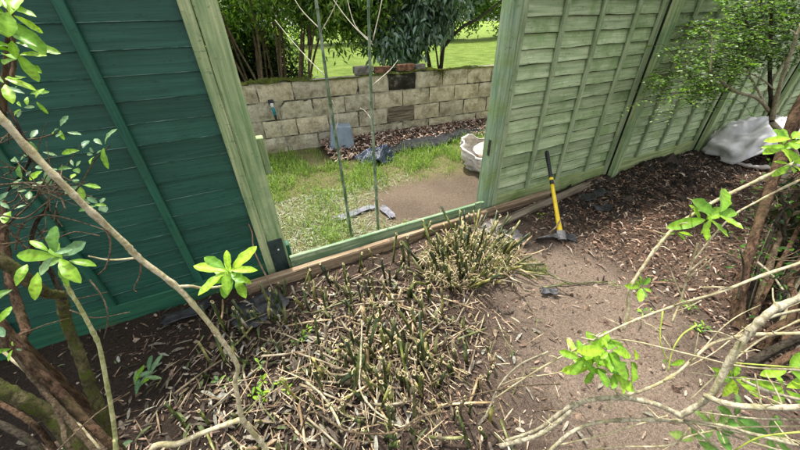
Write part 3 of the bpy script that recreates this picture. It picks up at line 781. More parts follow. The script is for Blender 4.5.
scrap('flat black plastic scrap under the stubs near the left post', -0.24, 1.70, 0.32, 0.24, 20, SLATE, 7, curl=0.008)
scrap('crumpled grey film lying on the yard grass', 0.72, 2.55, 0.40, 0.09, 10, FILM, 8, 'film_scrap', 0.004)
scrap('grey film hanging over the mud by the right cane', 1.00, 2.42, 0.08, 0.24, 5, FILM, 9, 'film_scrap', 0.004)

# ------------------------------------------------------------------ bamboo
def cane_mesh(L, r, mats, seed, sides=7, nodes=(0.35, 0.75), cut=0.3):
    rg = np.random.default_rng(seed)
    zs = [0.0]
    rr = [r]
    for nz in nodes:
        zs += [L * nz - r * 0.5, L * nz, L * nz + r * 0.5]; rr += [r * 0.98, r * 1.16, r * 0.98]
    zs.append(L); rr.append(r * 0.96)
    bend = rg.normal(0, 0.02, 2); V = []; F = []; mi = []
    a = np.linspace(0, 2 * np.pi, sides, endpoint=False)
    for z, q in zip(zs, rr):
        sl = cut * r * np.cos(a) if z == L else 0 * a
        off = bend * (z / L) ** 2
        V += [(q * math.cos(x) + off[0], q * math.sin(x) + off[1], z + s_) for x, s_ in zip(a, sl)]
    n = len(zs)
    for i in range(n - 1):
        for k in range(sides):
            F.append((i * sides + k, i * sides + (k + 1) % sides, (i + 1) * sides + (k + 1) % sides, (i + 1) * sides + k)); mi.append(0)
    top = (n - 1) * sides; base = len(V)
    off = bend
    V += [(0.5 * r * math.cos(x) + off[0], 0.5 * r * math.sin(x) + off[1], L + 0.5 * cut * r * math.cos(x)) for x in a]
    V.append((off[0], off[1], L - r * 1.2))
    for k in range(sides):
        F.append((top + k, top + (k + 1) % sides, base + (k + 1) % sides, base + k)); mi.append(1)
        F.append((base + k, base + (k + 1) % sides, base + sides)); mi.append(2)
    F.append(tuple(range(sides))[::-1]); mi.append(1)
    return mk('cane', V, F, mats, None, True, mi)
stub_g = [cane_mesh(1.0 * L, r, [CANE_GREEN, CANE_END, CANE_HOLE], s, nodes=nn, cut=c_) for s, (L, r, nn, c_) in enumerate([(0.20, 0.0085, (0.3, 0.7), 1.0), (0.16, 0.010, (0.45,), 1.5), (0.24, 0.0075, (0.25, 0.55, 0.85), 0.8), (0.13, 0.011, (0.6,), 2.0), (0.28, 0.009, (0.2, 0.6), 1.2)])]
stub_o = [cane_mesh(1.0 * L, r, [CANE_OLIVE, CANE_END, CANE_HOLE], 20 + s, nodes=nn, cut=c_) for s, (L, r, nn, c_) in enumerate([(0.18, 0.0085, (0.3, 0.7), 1.0), (0.14, 0.010, (0.45,), 1.5), (0.22, 0.0075, (0.25, 0.55, 0.85), 0.8), (0.11, 0.011, (0.6,), 2.0)])]
stub_s = [cane_mesh(1.0 * L, r, [CANE_STRAW, CANE_END, CANE_HOLE], 40 + s, nodes=nn, cut=c_) for s, (L, r, nn, c_) in enumerate([(0.17, 0.008, (0.3, 0.7), 1.0), (0.13, 0.0095, (0.45,), 1.5), (0.10, 0.0075, (0.6,), 0.8)])]

def stub_at(parent, base, x, y, lean, az, kinds, s):
    me = random.choice(random.choices([stub_g, stub_o, stub_s], kinds)[0])
    d = Vector((math.sin(lean) * math.cos(az), math.sin(lean) * math.sin(az), math.cos(lean)))
    q = d.to_track_quat('Z', 'Y')
    o = put('cane_stub', me, parent, (x - base[0], y - base[1], float(gz(x, y)) - 0.012 - base[2]), q.to_euler(), (s ** 0.5, s ** 0.5, s))
    o.rotation_euler.rotate_axis('Z', random.uniform(0, 6.28))
    return o
c1 = thing('bamboo_clump', 'dense tuft of cut bamboo stubs by the timber and slate scraps', 'bamboo', (1.25, 1.48, 0), 0, 'cut bamboo clumps')
k = 0
while k < 235:
    a = random.uniform(0, 6.283); q = math.sqrt(random.random())
    x = 1.28 + 0.40 * q * math.cos(a); y = 1.50 + 0.31 * q * math.sin(a)
    x += 0.25 * (y - 1.47)
    lean = abs(random.gauss(0, 0.13)) + 0.62 * q ** 2.4
    stub_at(c1, (1.25, 1.48, 0), x, y, lean, a + random.gauss(0, 0.4), (0.36, 0.42, 0.22), random.uniform(0.6, 1.25)); k += 1
c2 = thing('bamboo_clump', 'sprawling patch of dark cut bamboo stubs in front of the gap', 'bamboo', (0.25, 1.15, 0), 0, 'cut bamboo clumps')
k = 0
while k < 262:
    x = random.uniform(-0.65, 0.98); y = random.uniform(0.42, 1.82)
    w = math.exp(-(((x - 0.38) / 0.31) ** 2 + ((y - 0.93) / 0.30) ** 2)) + 0.26 * math.exp(-(((x - 0.1) / 0.5) ** 2 + ((y - 1.6) / 0.25) ** 2)) + 0.05
    if random.random() > w: continue
    stub_at(c2, (0.25, 1.15, 0), x, y, abs(random.gauss(0.15, 0.22)), random.choice([random.uniform(0, 6.283), random.gauss(2.6, 0.7)]), (0.46, 0.36, 0.18), random.uniform(0.55, 1.15)); k += 1
for x, y, s in [(0.608,1.560,1.1),(0.619,1.498,0.9),(0.612,1.824,0.8),(0.830,1.711,1.2),(0.832,1.630,1.1),(0.753,1.751,1.0),(1.082,1.581,0.8),(0.344,1.661,0.9),(0.351,1.613,0.9),(0.318,1.472,0.8),(0.150,1.510,0.9),(1.116,1.895,1.1),(1.368,1.763,0.8),(0.809,1.272,1.3),(0.681,1.129,1.4),(0.515,1.080,1.2)]:
    stub_at(c2, (0.25, 1.15, 0), x, y, abs(random.gauss(0.05, 0.06)), random.uniform(0, 6.28), (0.9, 0.1, 0), s)

# standing live canes in the gap
def live_cane(label, pts, r, twigs):
    base = np.array(pts[0])
    t = thing('bamboo_cane', label, 'bamboo cane', tuple(base), 0, 'standing bamboo canes')
    P = np.array(pts) - base; L = np.linalg.norm(P[-1]); n = int(L / 0.24)
    Q = []; rr = []
    for i in range(n + 1):
        u = i / n
        p = np.array([np.interp(u, np.linspace(0, 1, len(P)), P[:, k]) for k in range(3)])
        d = P[-1] / L
        rad = r * (1 - 0.35 * u)
        for dz, q in ((-0.014, 1.0), (-0.004, 1.05), (0.0, 1.3), (0.004, 1.05), (0.014, 0.97)):
            if (i == 0 and dz < 0) or (i == n and dz > 0): continue
            Q.append(p + d * dz); rr.append(rad * q)
    v, f = tube_vf(Q, rr, 9, 1, 0.0)
    put('culm', mk('culm', v, f, CANE_LIVE), t)
    for tw in twigs:
        tube('side_branch', tw, [0.0042, 0.0016], TWIG_PALE, t, base, 6, 4, 0.05)
CA = [(0.575, 2.25, -0.03), (0.565, 2.255, 0.6), (0.548, 2.26, 1.2), (0.55, 2.26, 1.95)]
CB = [(0.805, 2.18, -0.03), (0.815, 2.18, 0.6), (0.825, 2.18, 1.2), (0.86, 2.18, 1.95)]
live_cane('green bamboo cane standing in the gap, left of the pair', CA, 0.0135,
          [[(0.619,2.563,1.253),(0.516,2.865,1.420),(0.416,3.190,1.621)], [(0.661,2.693,1.550),(0.564,2.840,1.689),(0.528,2.961,1.833)], [(0.668,2.690,1.550),(0.752,2.663,1.658),(0.842,2.655,1.797)], [(0.584,2.378,0.884),(0.624,2.384,0.990),(0.602,2.407,1.118)]])
live_cane('green bamboo cane standing in the gap, right of the pair', CB, 0.0135,
          [[(0.944,2.386,1.455),(0.869,2.629,1.595),(0.813,2.929,1.791)], [(0.943,2.400,1.473),(0.857,2.489,1.577),(0.857,2.639,1.785)], [(0.883,2.278,1.212),(1.043,2.328,1.293),(1.139,2.389,1.348)], [(0.944,2.382,1.486),(1.019,2.407,1.660),(1.086,2.475,1.798)], [(0.840,2.179,0.957),(0.805,2.255,1.038),(0.773,2.288,1.064)]])

# loose cane offcuts lying on the ground
loose_s = [cane_mesh(L, r, [CANE_STRAW, CANE_END, CANE_HOLE], 60 + s, 6, nn, 0.6) for s, (L, r, nn) in enumerate([(0.42, 0.0055, (0.2, 0.5, 0.8)), (0.30, 0.0065, (0.3, 0.7)), (0.55, 0.0045, (0.2, 0.45, 0.7)), (0.22, 0.007, (0.5,))])]
loose_o = [cane_mesh(L, r, [CANE_OLIVE, CANE_END, CANE_HOLE], 80 + s, 6, nn, 0.6) for s, (L, r, nn) in enumerate([(0.36, 0.006, (0.2, 0.5, 0.8)), (0.25, 0.0075, (0.3, 0.7))])]
def lie(me, x, y, az, pitch=0.0, s=1.0, lift=0.008, label=None):
    d = Vector((math.cos(az) * math.cos(pitch), math.sin(az) * math.cos(pitch), math.sin(pitch)))
    o = put('cane_offcut', me, None, (x, y, float(gz(x, y)) + lift), d.to_track_quat('Z', 'Y').to_euler(), (1, 1, s))
    tag(o, label or 'pale cut bamboo cane offcut lying loose among the stubble', 'bamboo', 'loose bamboo offcuts')
k = 0
while k < 66:
    x = random.gauss(0.30, 0.42); y = random.gauss(1.0, 0.36)
    if y > 1.80 or y < 0.35 or x < -1.0 or x > 1.45: continue
    if 1.05 < x and y > 1.1 and random.random() < 0.5: continue
    lie(random.choice(loose_s * 3 + loose_o), x, y, random.choice([random.gauss(0.4, 0.5), random.gauss(-0.9, 0.4), random.uniform(0, 6.28)]), random.uniform(-0.04, 0.12), random.uniform(0.5, 1.15), random.uniform(0.004, 0.05)); k += 1
for k in range(24):
    x = random.gauss(1.35, 0.28); y = random.gauss(1.22, 0.14)
    lie(random.choice(loose_o + loose_s), x, y, random.gauss(-0.6, 0.8), random.uniform(-0.03, 0.25), random.uniform(0.4, 0.8), random.uniform(0.01, 0.07), 'short olive cane offcut fallen at the front of the dense tuft')
for (x, y), az, me, lab in (([(-0.793,1.192)][0], 1.05, loose_s[2], 'long straw cane lying on dark soil left of the pale stem'), ([(-0.669,1.207)][0], 0.95, loose_s[0], 'brown cane offcut beside the long straw cane at lower left'),
                       ([(0.838,0.862)][0], 0.75, loose_s[2], 'lone thin straw cane pointing onto the bare path'), ([(1.691,0.981)][0], -0.45, loose_o[0], 'bent dark cane beside the curled black scrap')):
    lie(me, x, y, az, 0.02, 1.0, 0.012, lab)

# ------------------------------------------------------------------ litter (uncountable)
def shards(name, pts, lens, wids, az, tilt, cols, m_, lift=0.004, parent=None, label=None, bend=0.15):
    n = len(pts); d = np.stack([np.cos(az) * np.cos(tilt), np.sin(az) * np.cos(tilt), np.sin(tilt)], 1)
    side = np.stack([-np.sin(az), np.cos(az), RNG.normal(0, 0.25, n)], 1); side = nrm(side)
    c0 = pts - d * lens[:, None] * 0.5; c1 = pts + np.array([0, 0, 1.0]) * (lens * bend * RNG.uniform(0.2, 1, n))[:, None]; c2 = pts + d * lens[:, None] * 0.5
    w = (side * wids[:, None] * 0.5)
    V = np.stack([c0 - w * 0.5, c0 + w * 0.5, c1 - w, c1 + w, c2 - w * 0.35, c2 + w * 0.35], 1).reshape(-1, 3)
    b = np.arange(n)[:, None] * 6
    F = np.concatenate([b + np.array([0, 1, 3, 2]), b + np.array([2, 3, 5, 4])], 0)
    o = put(name, mk(name, V, F, m_, np.repeat(cols, 6, 0), False), parent)
    o['kind'] = 'stuff'
    if label: o['label'] = label
    return o
def pal(n, cs, var=0.25):
    cs = np.array(cs); c = cs[RNG.integers(0, len(cs), n)]
    return c * RNG.uniform(1 - var, 1 + var, (n, 1))
n = 70000
x = RNG.uniform(-2.6, 6.5, n); y = RNG.uniform(-0.9, 2.0, n)
dens = 0.25 + 0.9 * np.exp(-(((x - 0.2) / 0.8) ** 2 + ((y - 1.1) / 0.7) ** 2)) + 0.75 * sstep(1.9, 2.6, x)
keep = RNG.random(n) < dens * (1 - 0.55 * path_mask(x, y)); x = x[keep]; y = y[keep]; n = len(x)
pts = np.stack([x, y, gz(x, y) + RNG.uniform(0.003, 0.014, n)], 1)
shards('wood_litter', pts, RNG.gamma(1.3, 0.017, n), RNG.gamma(2.0, 0.0026, n) + 0.001, RNG.uniform(0, 6.28, n), RNG.normal(0, 0.2, n),
       pal(n, [(0.10, 0.065, 0.045), (0.20, 0.14, 0.095), (0.30, 0.22, 0.16), (0.07, 0.045, 0.03), (0.24, 0.16, 0.12), (0.05, 0.032, 0.022), (0.15, 0.095, 0.07), (0.11, 0.075, 0.055), (0.08, 0.055, 0.04), (0.06, 0.045, 0.035), (0.04, 0.03, 0.022), (0.33, 0.26, 0.20)]), LITTER, label='fine woody litter of chips and twigs over the soil')
# cane splinters and dry bamboo leaves on the stubble
n = 1500
x = RNG.normal(0.25, 0.44, n); y = RNG.normal(1.02, 0.36, n); kp = (y < 1.86) & (y > 0.2); x = x[kp]; y = y[kp]; n = len(x)
pts = np.stack([x, y, gz(x, y) + RNG.uniform(0.006, 0.05, n)], 1)
shards('cane_litter', pts, RNG.gamma(3, 0.028, n), RNG.uniform(0.003, 0.008, n), RNG.choice([0.5, -0.9, 2.0, 1.3], n) + RNG.normal(0, 0.5, n), RNG.normal(0, 0.18, n),
       pal(n, [(0.30, 0.22, 0.13), (0.19, 0.14, 0.085), (0.42, 0.34, 0.22), (0.12, 0.085, 0.055), (0.13, 0.13, 0.05), (0.09, 0.06, 0.04)]), LITTER, label='split straw and dry leaf litter between the cut canes', bend=0.05)
n = 1500
a = RNG.uniform(0, 6.28, n); q = np.sqrt(RNG.random(n)); x = 1.28 + 0.42 * q * np.cos(a); y = 1.48 + 0.32 * q * np.sin(a)
pts = np.stack([x, y, gz(x, y) + RNG.uniform(0.006, 0.10, n)], 1)
shards('cane_litter', pts, RNG.gamma(3, 0.022, n), RNG.uniform(0.003, 0.008, n), RNG.uniform(0, 6.28, n), RNG.normal(0.1, 0.4, n),
       pal(n, [(0.34, 0.26, 0.15), (0.22, 0.17, 0.09), (0.44, 0.36, 0.23), (0.15, 0.16, 0.05), (0.10, 0.08, 0.04)]), LITTER, label='straw splinters packed inside the dense tuft', bend=0.05)
n = 900
x = RNG.normal(-0.1, 0.6, n); y = RNG.normal(1.1, 0.45, n); kp = (y < 1.84) & (y > 0.15) & (x > -1.5); x = x[kp]; y = y[kp]; n = len(x)
shards('dead_leaf_litter', np.stack([x, y, gz(x, y) + RNG.uniform(0.005, 0.022, n)], 1), RNG.uniform(0.03, 0.10, n), RNG.uniform(0.008, 0.022, n), RNG.uniform(0, 6.28, n), RNG.normal(0, 0.25, n),
       pal(n, [(0.14, 0.10, 0.07), (0.22, 0.17, 0.12), (0.09, 0.065, 0.045), (0.28, 0.22, 0.155), (0.12, 0.13, 0.05), (0.07, 0.05, 0.035), (0.38, 0.33, 0.25)]), LITTER, label='flattened dead leaves matted over the soil around the stubble', bend=0.18)
# soil clods along the right fence
n = 2600
x = RNG.uniform(2.4, 6.5, n); y = 2.0 - np.abs(RNG.normal(0.1, 0.35, n)); kp = (y > 0.2) & (y < 1.97); x = x[kp]; y = y[kp]; n = len(x)
ico = np.array([(1, 0, 0), (-1, 0, 0), (0, 1, 0), (0, -1, 0), (0, 0, 1), (0, 0, -1)], float)
icf = np.array([(0, 2, 4), (2, 1, 4), (1, 3, 4), (3, 0, 4), (2, 0, 5), (1, 2, 5), (3, 1, 5), (0, 3, 5)])
sz = RNG.gamma(2.2, 0.008, n)[:, None, None]
V = ico[None] * sz * RNG.uniform(0.5, 1.3, (n, 6, 3)) + np.stack([x, y, gz(x, y)], 1)[:, None, :]
o = put('soil_clods', mk('soil_clods', V.reshape(-1, 3), (np.arange(n)[:, None, None] * 6 + icf[None]).reshape(-1, 3), LITTER, np.repeat(pal(n, [(0.05, 0.033, 0.024), (0.075, 0.05, 0.036), (0.035, 0.024, 0.018)]), 6, 0), False))
tag(o, 'dark crumbly clods of dug soil along the right fence', None, None, 'stuff')
# mulch pieces over the right bed
n = 9000
x = RNG.uniform(1.75, 6.2, n); y = RNG.uniform(-0.4, 1.95, n); kp = RNG.random(n) < sstep(1.7, 2.5, x) * (1 - 0.7 * path_mask(x, y)); x = x[kp]; y = y[kp]; n = len(x)
shards('mulch_pieces', np.stack([x, y, gz(x, y) + RNG.uniform(0.003, 0.016, n)], 1), RNG.gamma(3, 0.013, n), RNG.uniform(0.005, 0.018, n), RNG.uniform(0, 6.28, n), RNG.normal(0, 0.3, n),
       pal(n, [(0.12, 0.065, 0.042), (0.20, 0.115, 0.075), (0.06, 0.034, 0.022), (0.03, 0.019, 0.013), (0.30, 0.20, 0.14), (0.09, 0.05, 0.034), (0.42, 0.33, 0.25)]), LITTER, label='coarse reddish mulch pieces over the right bed', bend=0.25)
n = 1100
x = RNG.uniform(-1.2, 4.5, n); y = RNG.uniform(-0.3, 1.85, n); n = len(x)
sz = RNG.gamma(2.0, 0.0045, n)[:, None, None]
V = ico[None] * sz * RNG.uniform(0.6, 1.3, (n, 6, 3)) + np.stack([x, y, gz(x, y)], 1)[:, None, :]
o = put('soil_crumbs', mk('soil_crumbs', V.reshape(-1, 3), (np.arange(n)[:, None, None] * 6 + icf[None]).reshape(-1, 3), LITTER, np.repeat(pal(n, [(0.16, 0.115, 0.085), (0.09, 0.06, 0.042), (0.24, 0.19, 0.15)]), 6, 0), False))
tag(o, 'small crumbs of earth and grit on the trodden soil', None, None, 'stuff')
# bark chips by the wall
n = 6000
x = RNG.uniform(0.9, 4.6, n); y = RNG.uniform(3.78, 4.72, n)
yl = 4.05 - 0.15 * sstep(1.6, 2.2, x); kp = (y > yl - 0.1 * (x < 1.9)) & (y < 4.72 - 0.082 * (x - 0.45)); x = x[kp]; y = y[kp]; n = len(x)
hump = 0.02 + 0.10 * sstep(3.9, 4.4, y)
pts = np.stack([x, y, gz(x, y) + hump * RNG.uniform(0.5, 1, n) + 0.01], 1)
shards('bark_chips', pts, RNG.uniform(0.03, 0.075, n), RNG.uniform(0.012, 0.03, n), RNG.uniform(0, 6.28, n), RNG.normal(0, 0.3, n),
       pal(n, [(0.15, 0.085, 0.06), (0.24, 0.15, 0.11), (0.36, 0.26, 0.20), (0.09, 0.055, 0.04), (0.48, 0.40, 0.33)]), LITTER, label='reddish bark chips banked along the block wall', bend=0.2)
xs2 = np.linspace(0.85, 4.7, 80); ys2 = np.linspace(3.86, 4.76, 24); A, B = np.meshgrid(xs2, ys2); A = A.ravel(); B = B.ravel()
zc = gz(A, B) - 0.012 + (0.02 + 0.09 * sstep(3.95, 4.4, B)) * sstep(0.85, 1.2, A) * sstep(3.86, 3.98, B)
i_ = (np.arange(23)[:, None] * 80 + np.arange(79)[None, :]).ravel()
o = put('chip_bed', mk('chip_bed', np.stack([A, B, zc], 1), np.stack([i_, i_ + 1, i_ + 81, i_ + 80], 1), SOIL, np.tile(dark * 1.6, (len(A), 1))))
tag(o, 'dark banked earth under the bark chips', None, None, 'structure')

# ------------------------------------------------------------------ grass in the yard
def blades(name, x, y, z, L, w, cols, lean=0.5, label=None):
    n = len(x); az = RNG.uniform(0, 6.28, n); ln = np.abs(RNG.normal(lean, 0.3, n))
    d = np.stack([np.cos(az), np.sin(az), np.zeros(n)], 1); s = np.stack([-np.sin(az), np.cos(az), np.zeros(n)], 1)
    p0 = np.stack([x, y, z], 1); up = np.array([0, 0, 1.0])
    p1 = p0 + (d * np.sin(ln * 0.5)[:, None] + up * np.cos(ln * 0.5)[:, None]) * (L * 0.55)[:, None]
    p2 = p1 + (d * np.sin(ln * 1.6)[:, None] + up * np.cos(ln * 1.6)[:, None]) * (L * 0.45)[:, None]
    sw = s * w[:, None] * 0.5
    V = np.stack([p0 - sw, p0 + sw, p1 - sw * 0.8, p1 + sw * 0.8, p2], 1).reshape(-1, 3); b = np.arange(n)[:, None] * 5
    F = (b + np.array([0, 1, 3, 2])).tolist() + (b + np.array([2, 3, 4])).tolist()
    o = put(name, mk(name, V, F, GRASS, np.repeat(cols, 5, 0), False)); o['kind'] = 'stuff'
    if label: o['label'] = label
    return o
n = 60000
x = RNG.uniform(-1.2, 4.2, n); y = RNG.uniform(2.12, 4.62, n)
gd = (0.14 + 0.95 * np.exp(-((y - 3.45) / 0.45) ** 2) + 0.3 * (y > 3.9) * (x < 0.9)) * (0.35 + 1.3 * sstep(0.35, 0.65, fbm(x, y, 4, 3)))
gd += 0.6 * np.exp(-(((x - 0.32) / 0.22) ** 2 + ((y - 2.33) / 0.22) ** 2)) + 0.25 * (x < 0.6)
gd *= (1 - np.clip(mud_mask(x, y) * 1.2, 0, 1)) * (1 - sstep(3.75, 3.95, y) * sstep(0.75, 1.0, x))
kp = RNG.random(n) < gd; x = x[kp]; y = y[kp]; n = len(x)
green = sstep(2.7, 3.3, y) * 0.6 + 0.7 * np.exp(-(((x - 0.32) / 0.25) ** 2 + ((y - 2.33) / 0.25) ** 2)) + 0.45
isg = RNG.random(n) < green
cols = np.where(isg[:, None], pal(n, [(0.23, 0.35, 0.05), (0.32, 0.44, 0.08), (0.14, 0.23, 0.04), (0.40, 0.48, 0.13)]), pal(n, [(0.42, 0.38, 0.22), (0.52, 0.47, 0.31), (0.34, 0.33, 0.15)]))
blades('yard_grass', x, y, gz(x, y) - 0.004, RNG.gamma(4, 0.017, n) * np.where(isg, 0.6 + 0.9 * sstep(0.4, 0.7, fbm(x, y, 4, 3)), 0.6), RNG.uniform(0.003, 0.008, n), cols, 0.7, 'rough green and straw grass in the yard beyond the gap')
# straw thatch
n = 6000
x = RNG.uniform(-0.8, 1.6, n); y = RNG.uniform(2.12, 3.2, n); kp = (RNG.random(n) < (0.9 - 0.5 * sstep(0.6, 1.4, x)) * (1 - mud_mask(x, y))); x = x[kp]; y = y[kp]; n = len(x)
shards('dry_thatch', np.stack([x, y, gz(x, y) + RNG.uniform(0.003, 0.02, n)], 1), RNG.uniform(0.03, 0.10, n), RNG.uniform(0.002, 0.005, n), RNG.uniform(0, 6.28, n), RNG.normal(0, 0.2, n),
       pal(n, [(0.46, 0.42, 0.28), (0.58, 0.53, 0.38), (0.36, 0.33, 0.19), (0.25, 0.28, 0.10)]), LITTER, label='dry straw thatch on the yard floor by the left post', bend=0.05)

# ------------------------------------------------------------------ leaves and shrubs
def leaf_mesh(name, L, w, droop, fold, color, seed, rib=True):
    rg = np.random.default_rng(seed); n = 13; V = []; F = []; cc = []
    tw = rg.uniform(-0.25, 0.25); ph = rg.uniform(0, 6)
    for i in range(n):
        u = i / (n - 1)
        ww = w * 0.5 * (math.sin(math.pi * u ** 1.22) ** 0.62 if 0 < u < 1 else 0.06) * (1 + 0.05 * math.sin(17 * u + ph))
        x = L * (u - 0.08 * droop * u * u); z = -droop * L * u * u + 0.025 * L * math.sin(u * 5 + seed)
        for k, q in enumerate((-1, -0.5, 0, 0.5, 1)):
            wav = 0.10 * ww * math.sin(u * 19 + ph + k) * abs(q)
            V.append((x - 0.10 * w * (1 - abs(q)) * 0, q * ww, z + fold * ww * abs(q) ** 1.3 + tw * q * ww * u + wav))
            c = np.array(color) * (0.88 + 0.2 * u)
            if q == 0: c = c * np.array([1.35, 1.22, 1.3])
            elif abs(q) == 0.5: c = c * (1.12 if i % 2 else 0.90)
            else: c = c * rg.uniform(0.82, 1.0)
            if rg.random() < 0.025: c = c * np.array([0.75, 0.55, 0.6])
            cc.append(c)
    for i in range(n - 1):
        for k in range(4):
            a = 5 * i + k; F.append((a, a + 1, a + 6, a + 5))
    return mk(name, V, F, LEAF, cc, True)
LIME = (0.31, 0.51, 0.035); LIME2 = (0.24, 0.44, 0.035); MID = (0.13, 0.27, 0.045); BLUEG = (0.20, 0.34, 0.16); DULL = (0.24, 0.35, 0.08)
def leaf_set(cols, L=0.1, w=0.036, seed=0):
    return [leaf_mesh('leaf', L * s, w * q, dr, fo, c, seed + i) for i, (s, q, dr, fo, c) in enumerate([(1.0, 1.0, 0.18, 0.25, cols[0]), (0.85, 1.05, 0.08, 0.35, cols[1 % len(cols)]), (0.95, 0.9, 0.32, 0.2, cols[0]), (0.7, 0.95, 0.05, 0.4, cols[-1])])]
LS_LIME = leaf_set((LIME, LIME2), 0.1, 0.036, 1); LS_MID = leaf_set((LIME2, MID, BLUEG), 0.1, 0.036, 11); LS_DULL = leaf_set((DULL, MID), 0.1, 0.04, 21); LS_PALE = leaf_set((BLUEG, LIME2, BLUEG), 0.1, 0.038, 31)

def orient_leaf(o, d, up):
    d = Vector(d).normalized(); up = Vector(up); y = up.cross(d)
    if y.length < 1e-4: y = Vector((0, 1, 0)).cross(d)
    y.normalize(); z = d.cross(y)
    m3 = Matrix((d, y, z)).transposed()
    o.rotation_euler = m3.to_euler()
def rosette(parent, base, c, axis, n, size, meshes, spread=(0.1, 0.7), seed=0, layers=1):
    rg = random.Random(seed); ax = Vector(axis).normalized()
    u = ax.orthogonal().normalized(); w = ax.cross(u)
    a0 = rg.uniform(0, 6.28)
    for k in range(n):
        a = a0 + k * 2.39996 + rg.uniform(-0.25, 0.25); e = rg.uniform(*spread)
        d = (u * math.cos(a) + w * math.sin(a)) * math.cos(e) + ax * math.sin(e)
        p = Vector(c) - Vector(base) + ax * (0.006 * k * (layers > 1)) + d * 0.006
        o = put('leaf', rg.choice(meshes), parent, p)
        orient_leaf(o, d, ax + Vector((rg.uniform(-.3, .3), rg.uniform(-.3, .3), rg.uniform(-.1, .3))))
        s = size / 0.1 * rg.uniform(0.55, 1.15); o.scale = (s, s * rg.uniform(0.85, 1.1), s)

def cloud(name, cents, nper, spread, L, w, cols, m_, parent=None, base=(0, 0, 0), droop=0.3, flat=0.6, out=None):
    """many small folded leaves gathered round clump centres"""
    V = []; C_ = []
    cents = np.asarray(cents, float); k = len(cents)
    cl_b = RNG.uniform(0.75, 1.25, k)
    idx = np.repeat(np.arange(k), nper); n = len(idx)
    p = cents[idx] + RNG.normal(0, 1, (n, 3)) * np.asarray(spread) * 0.6
    az = RNG.uniform(0, 6.28, n); el = RNG.normal(-droop, 0.45, n)
    d = np.stack([np.cos(az) * np.cos(el), np.sin(az) * np.cos(el), np.sin(el)], 1)
    up = nrm(np.stack([RNG.normal(0, flat, n), RNG.normal(0, flat, n), np.ones(n)], 1))
    s = nrm(np.cross(up, d)); nn = np.cross(d, s)
    ll = (L * RNG.uniform(0.6, 1.25, n))[:, None]; ww = (w * RNG.uniform(0.7, 1.2, n))[:, None] * 0.5
    q = [p, p + d * ll * 0.3 - s * ww + nn * ww * 0.35, p + d * ll * 0.7 - s * ww * 0.8 + nn * ww * 0.25, p + d * ll - nn * ll * 0.12, p + d * ll * 0.7 + s * ww * 0.8 + nn * ww * 0.25, p + d * ll * 0.3 + s * ww + nn * ww * 0.35]
    V = np.stack(q, 1).reshape(-1, 3) - np.asarray(base)
    b = np.arange(n)[:, None] * 6
    F = np.concatenate([b + np.array([0, 3, 2, 1]), b + np.array([0, 5, 4, 3])], 0)
    cc = pal(n, cols, 0.2) * cl_b[idx][:, None]
    return put(name, mk(name, V, F, m_, np.repeat(cc, 6, 0), False), parent)

# --- shrubs beyond the wall
def ell(n, c, r, hollow=0.0):
    d = nrm(RNG.normal(0, 1, (n, 3))); q = (hollow + (1 - hollow) * RNG.random(n) ** 0.5)[:, None]
    return np.asarray(c) + d * q * np.asarray(r)
b1 = (0.55, 5.9, 0.0)
t = thing('tall_shrub', 'tall leafy shrub with many bare brown stems behind the wall, left', 'shrub', b1, 0, 'shrubs beyond the block wall')
rgs = random.Random(4)
for k in range(16):
    x0 = b1[0] + rgs.uniform(-0.35, 0.45); y0 = b1[1] + rgs.uniform(-0.35, 0.3); dx = (x0 - b1[0]) * rgs.uniform(0.4, 1.6) + rgs.uniform(-0.25, 0.25)
    tube('stem', [(x0, y0, -0.05), (x0 + dx * 0.3, y0 - 0.03, 0.8), (x0 + dx * 0.7 + rgs.uniform(-.08, .08), y0 - 0.1, 1.5), (x0 + dx * 1.3, y0 - 0.15, 2.4)], [rgs.uniform(0.018, 0.034), 0.010], BARK_TAN, t, b1, 6, 4, 0.12, k)
g1 = [(0.06, 0.13, 0.02), (0.10, 0.20, 0.028), (0.15, 0.27, 0.04), (0.035, 0.08, 0.016), (0.24, 0.35, 0.06)]
cents = np.vstack([ell(90, (0.7, 5.9, 2.35), (1.9, 1.1, 0.75), 0.3), ell(26, (1.95, 5.6, 1.95), (0.65, 0.5, 0.38)), ell(26, (-0.7, 5.7, 1.5), (0.7, 0.5, 0.8)), ell(14, (1.3, 5.2, 1.95), (0.7, 0.25, 0.25)), ell(18, (2.0, 5.6, 1.60), (0.6, 0.35, 0.26)), ell(20, (0.4, 6.8, 1.6), (1.0, 0.2, 0.4)), ell(22, (0.1, 6.9, 1.1), (1.2, 0.25, 0.8))])
cloud('crown', cents, 150, (0.26, 0.26, 0.2), 0.095, 0.032, g1, LEAF, t, b1, 0.55)
cloud('inner_leaves', np.vstack([ell(30, (-0.3, 6.6, 0.7), (1.0, 0.3, 0.6)), ell(26, (0.55, 6.8, 0.8), (0.75, 0.2, 0.65))]), 110, (0.25, 0.2, 0.25), 0.10, 0.04, [(0.02, 0.04, 0.012), (0.035, 0.06, 0.018)], LEAF, t, b1, 0.4)  # darker leaf colours stand for the shade inside the shrub
b2 = (3.6, 5.75, 0.0)
t = thing('laurel_shrub', 'dark glossy broad-leaved shrub behind the wall, right', 'shrub', b2, 0, 'shrubs beyond the block wall')
tube('trunk', [(3.6, 5.75, -0.05), (3.63, 5.72, 0.6), (3.66, 5.7, 1.1), (3.75, 5.7, 1.7), (3.8, 5.7, 2.5)], [0.05, 0.02], BARK_DARK, t, b2, 8, 5, 0.1)
tube('limb', [(3.66, 5.7, 1.15), (4.0, 5.65, 1.45), (4.4, 5.6, 1.62), (4.9, 5.6, 1.9)], [0.036, 0.015], BARK_DARK, t, b2, 8, 5, 0.1)
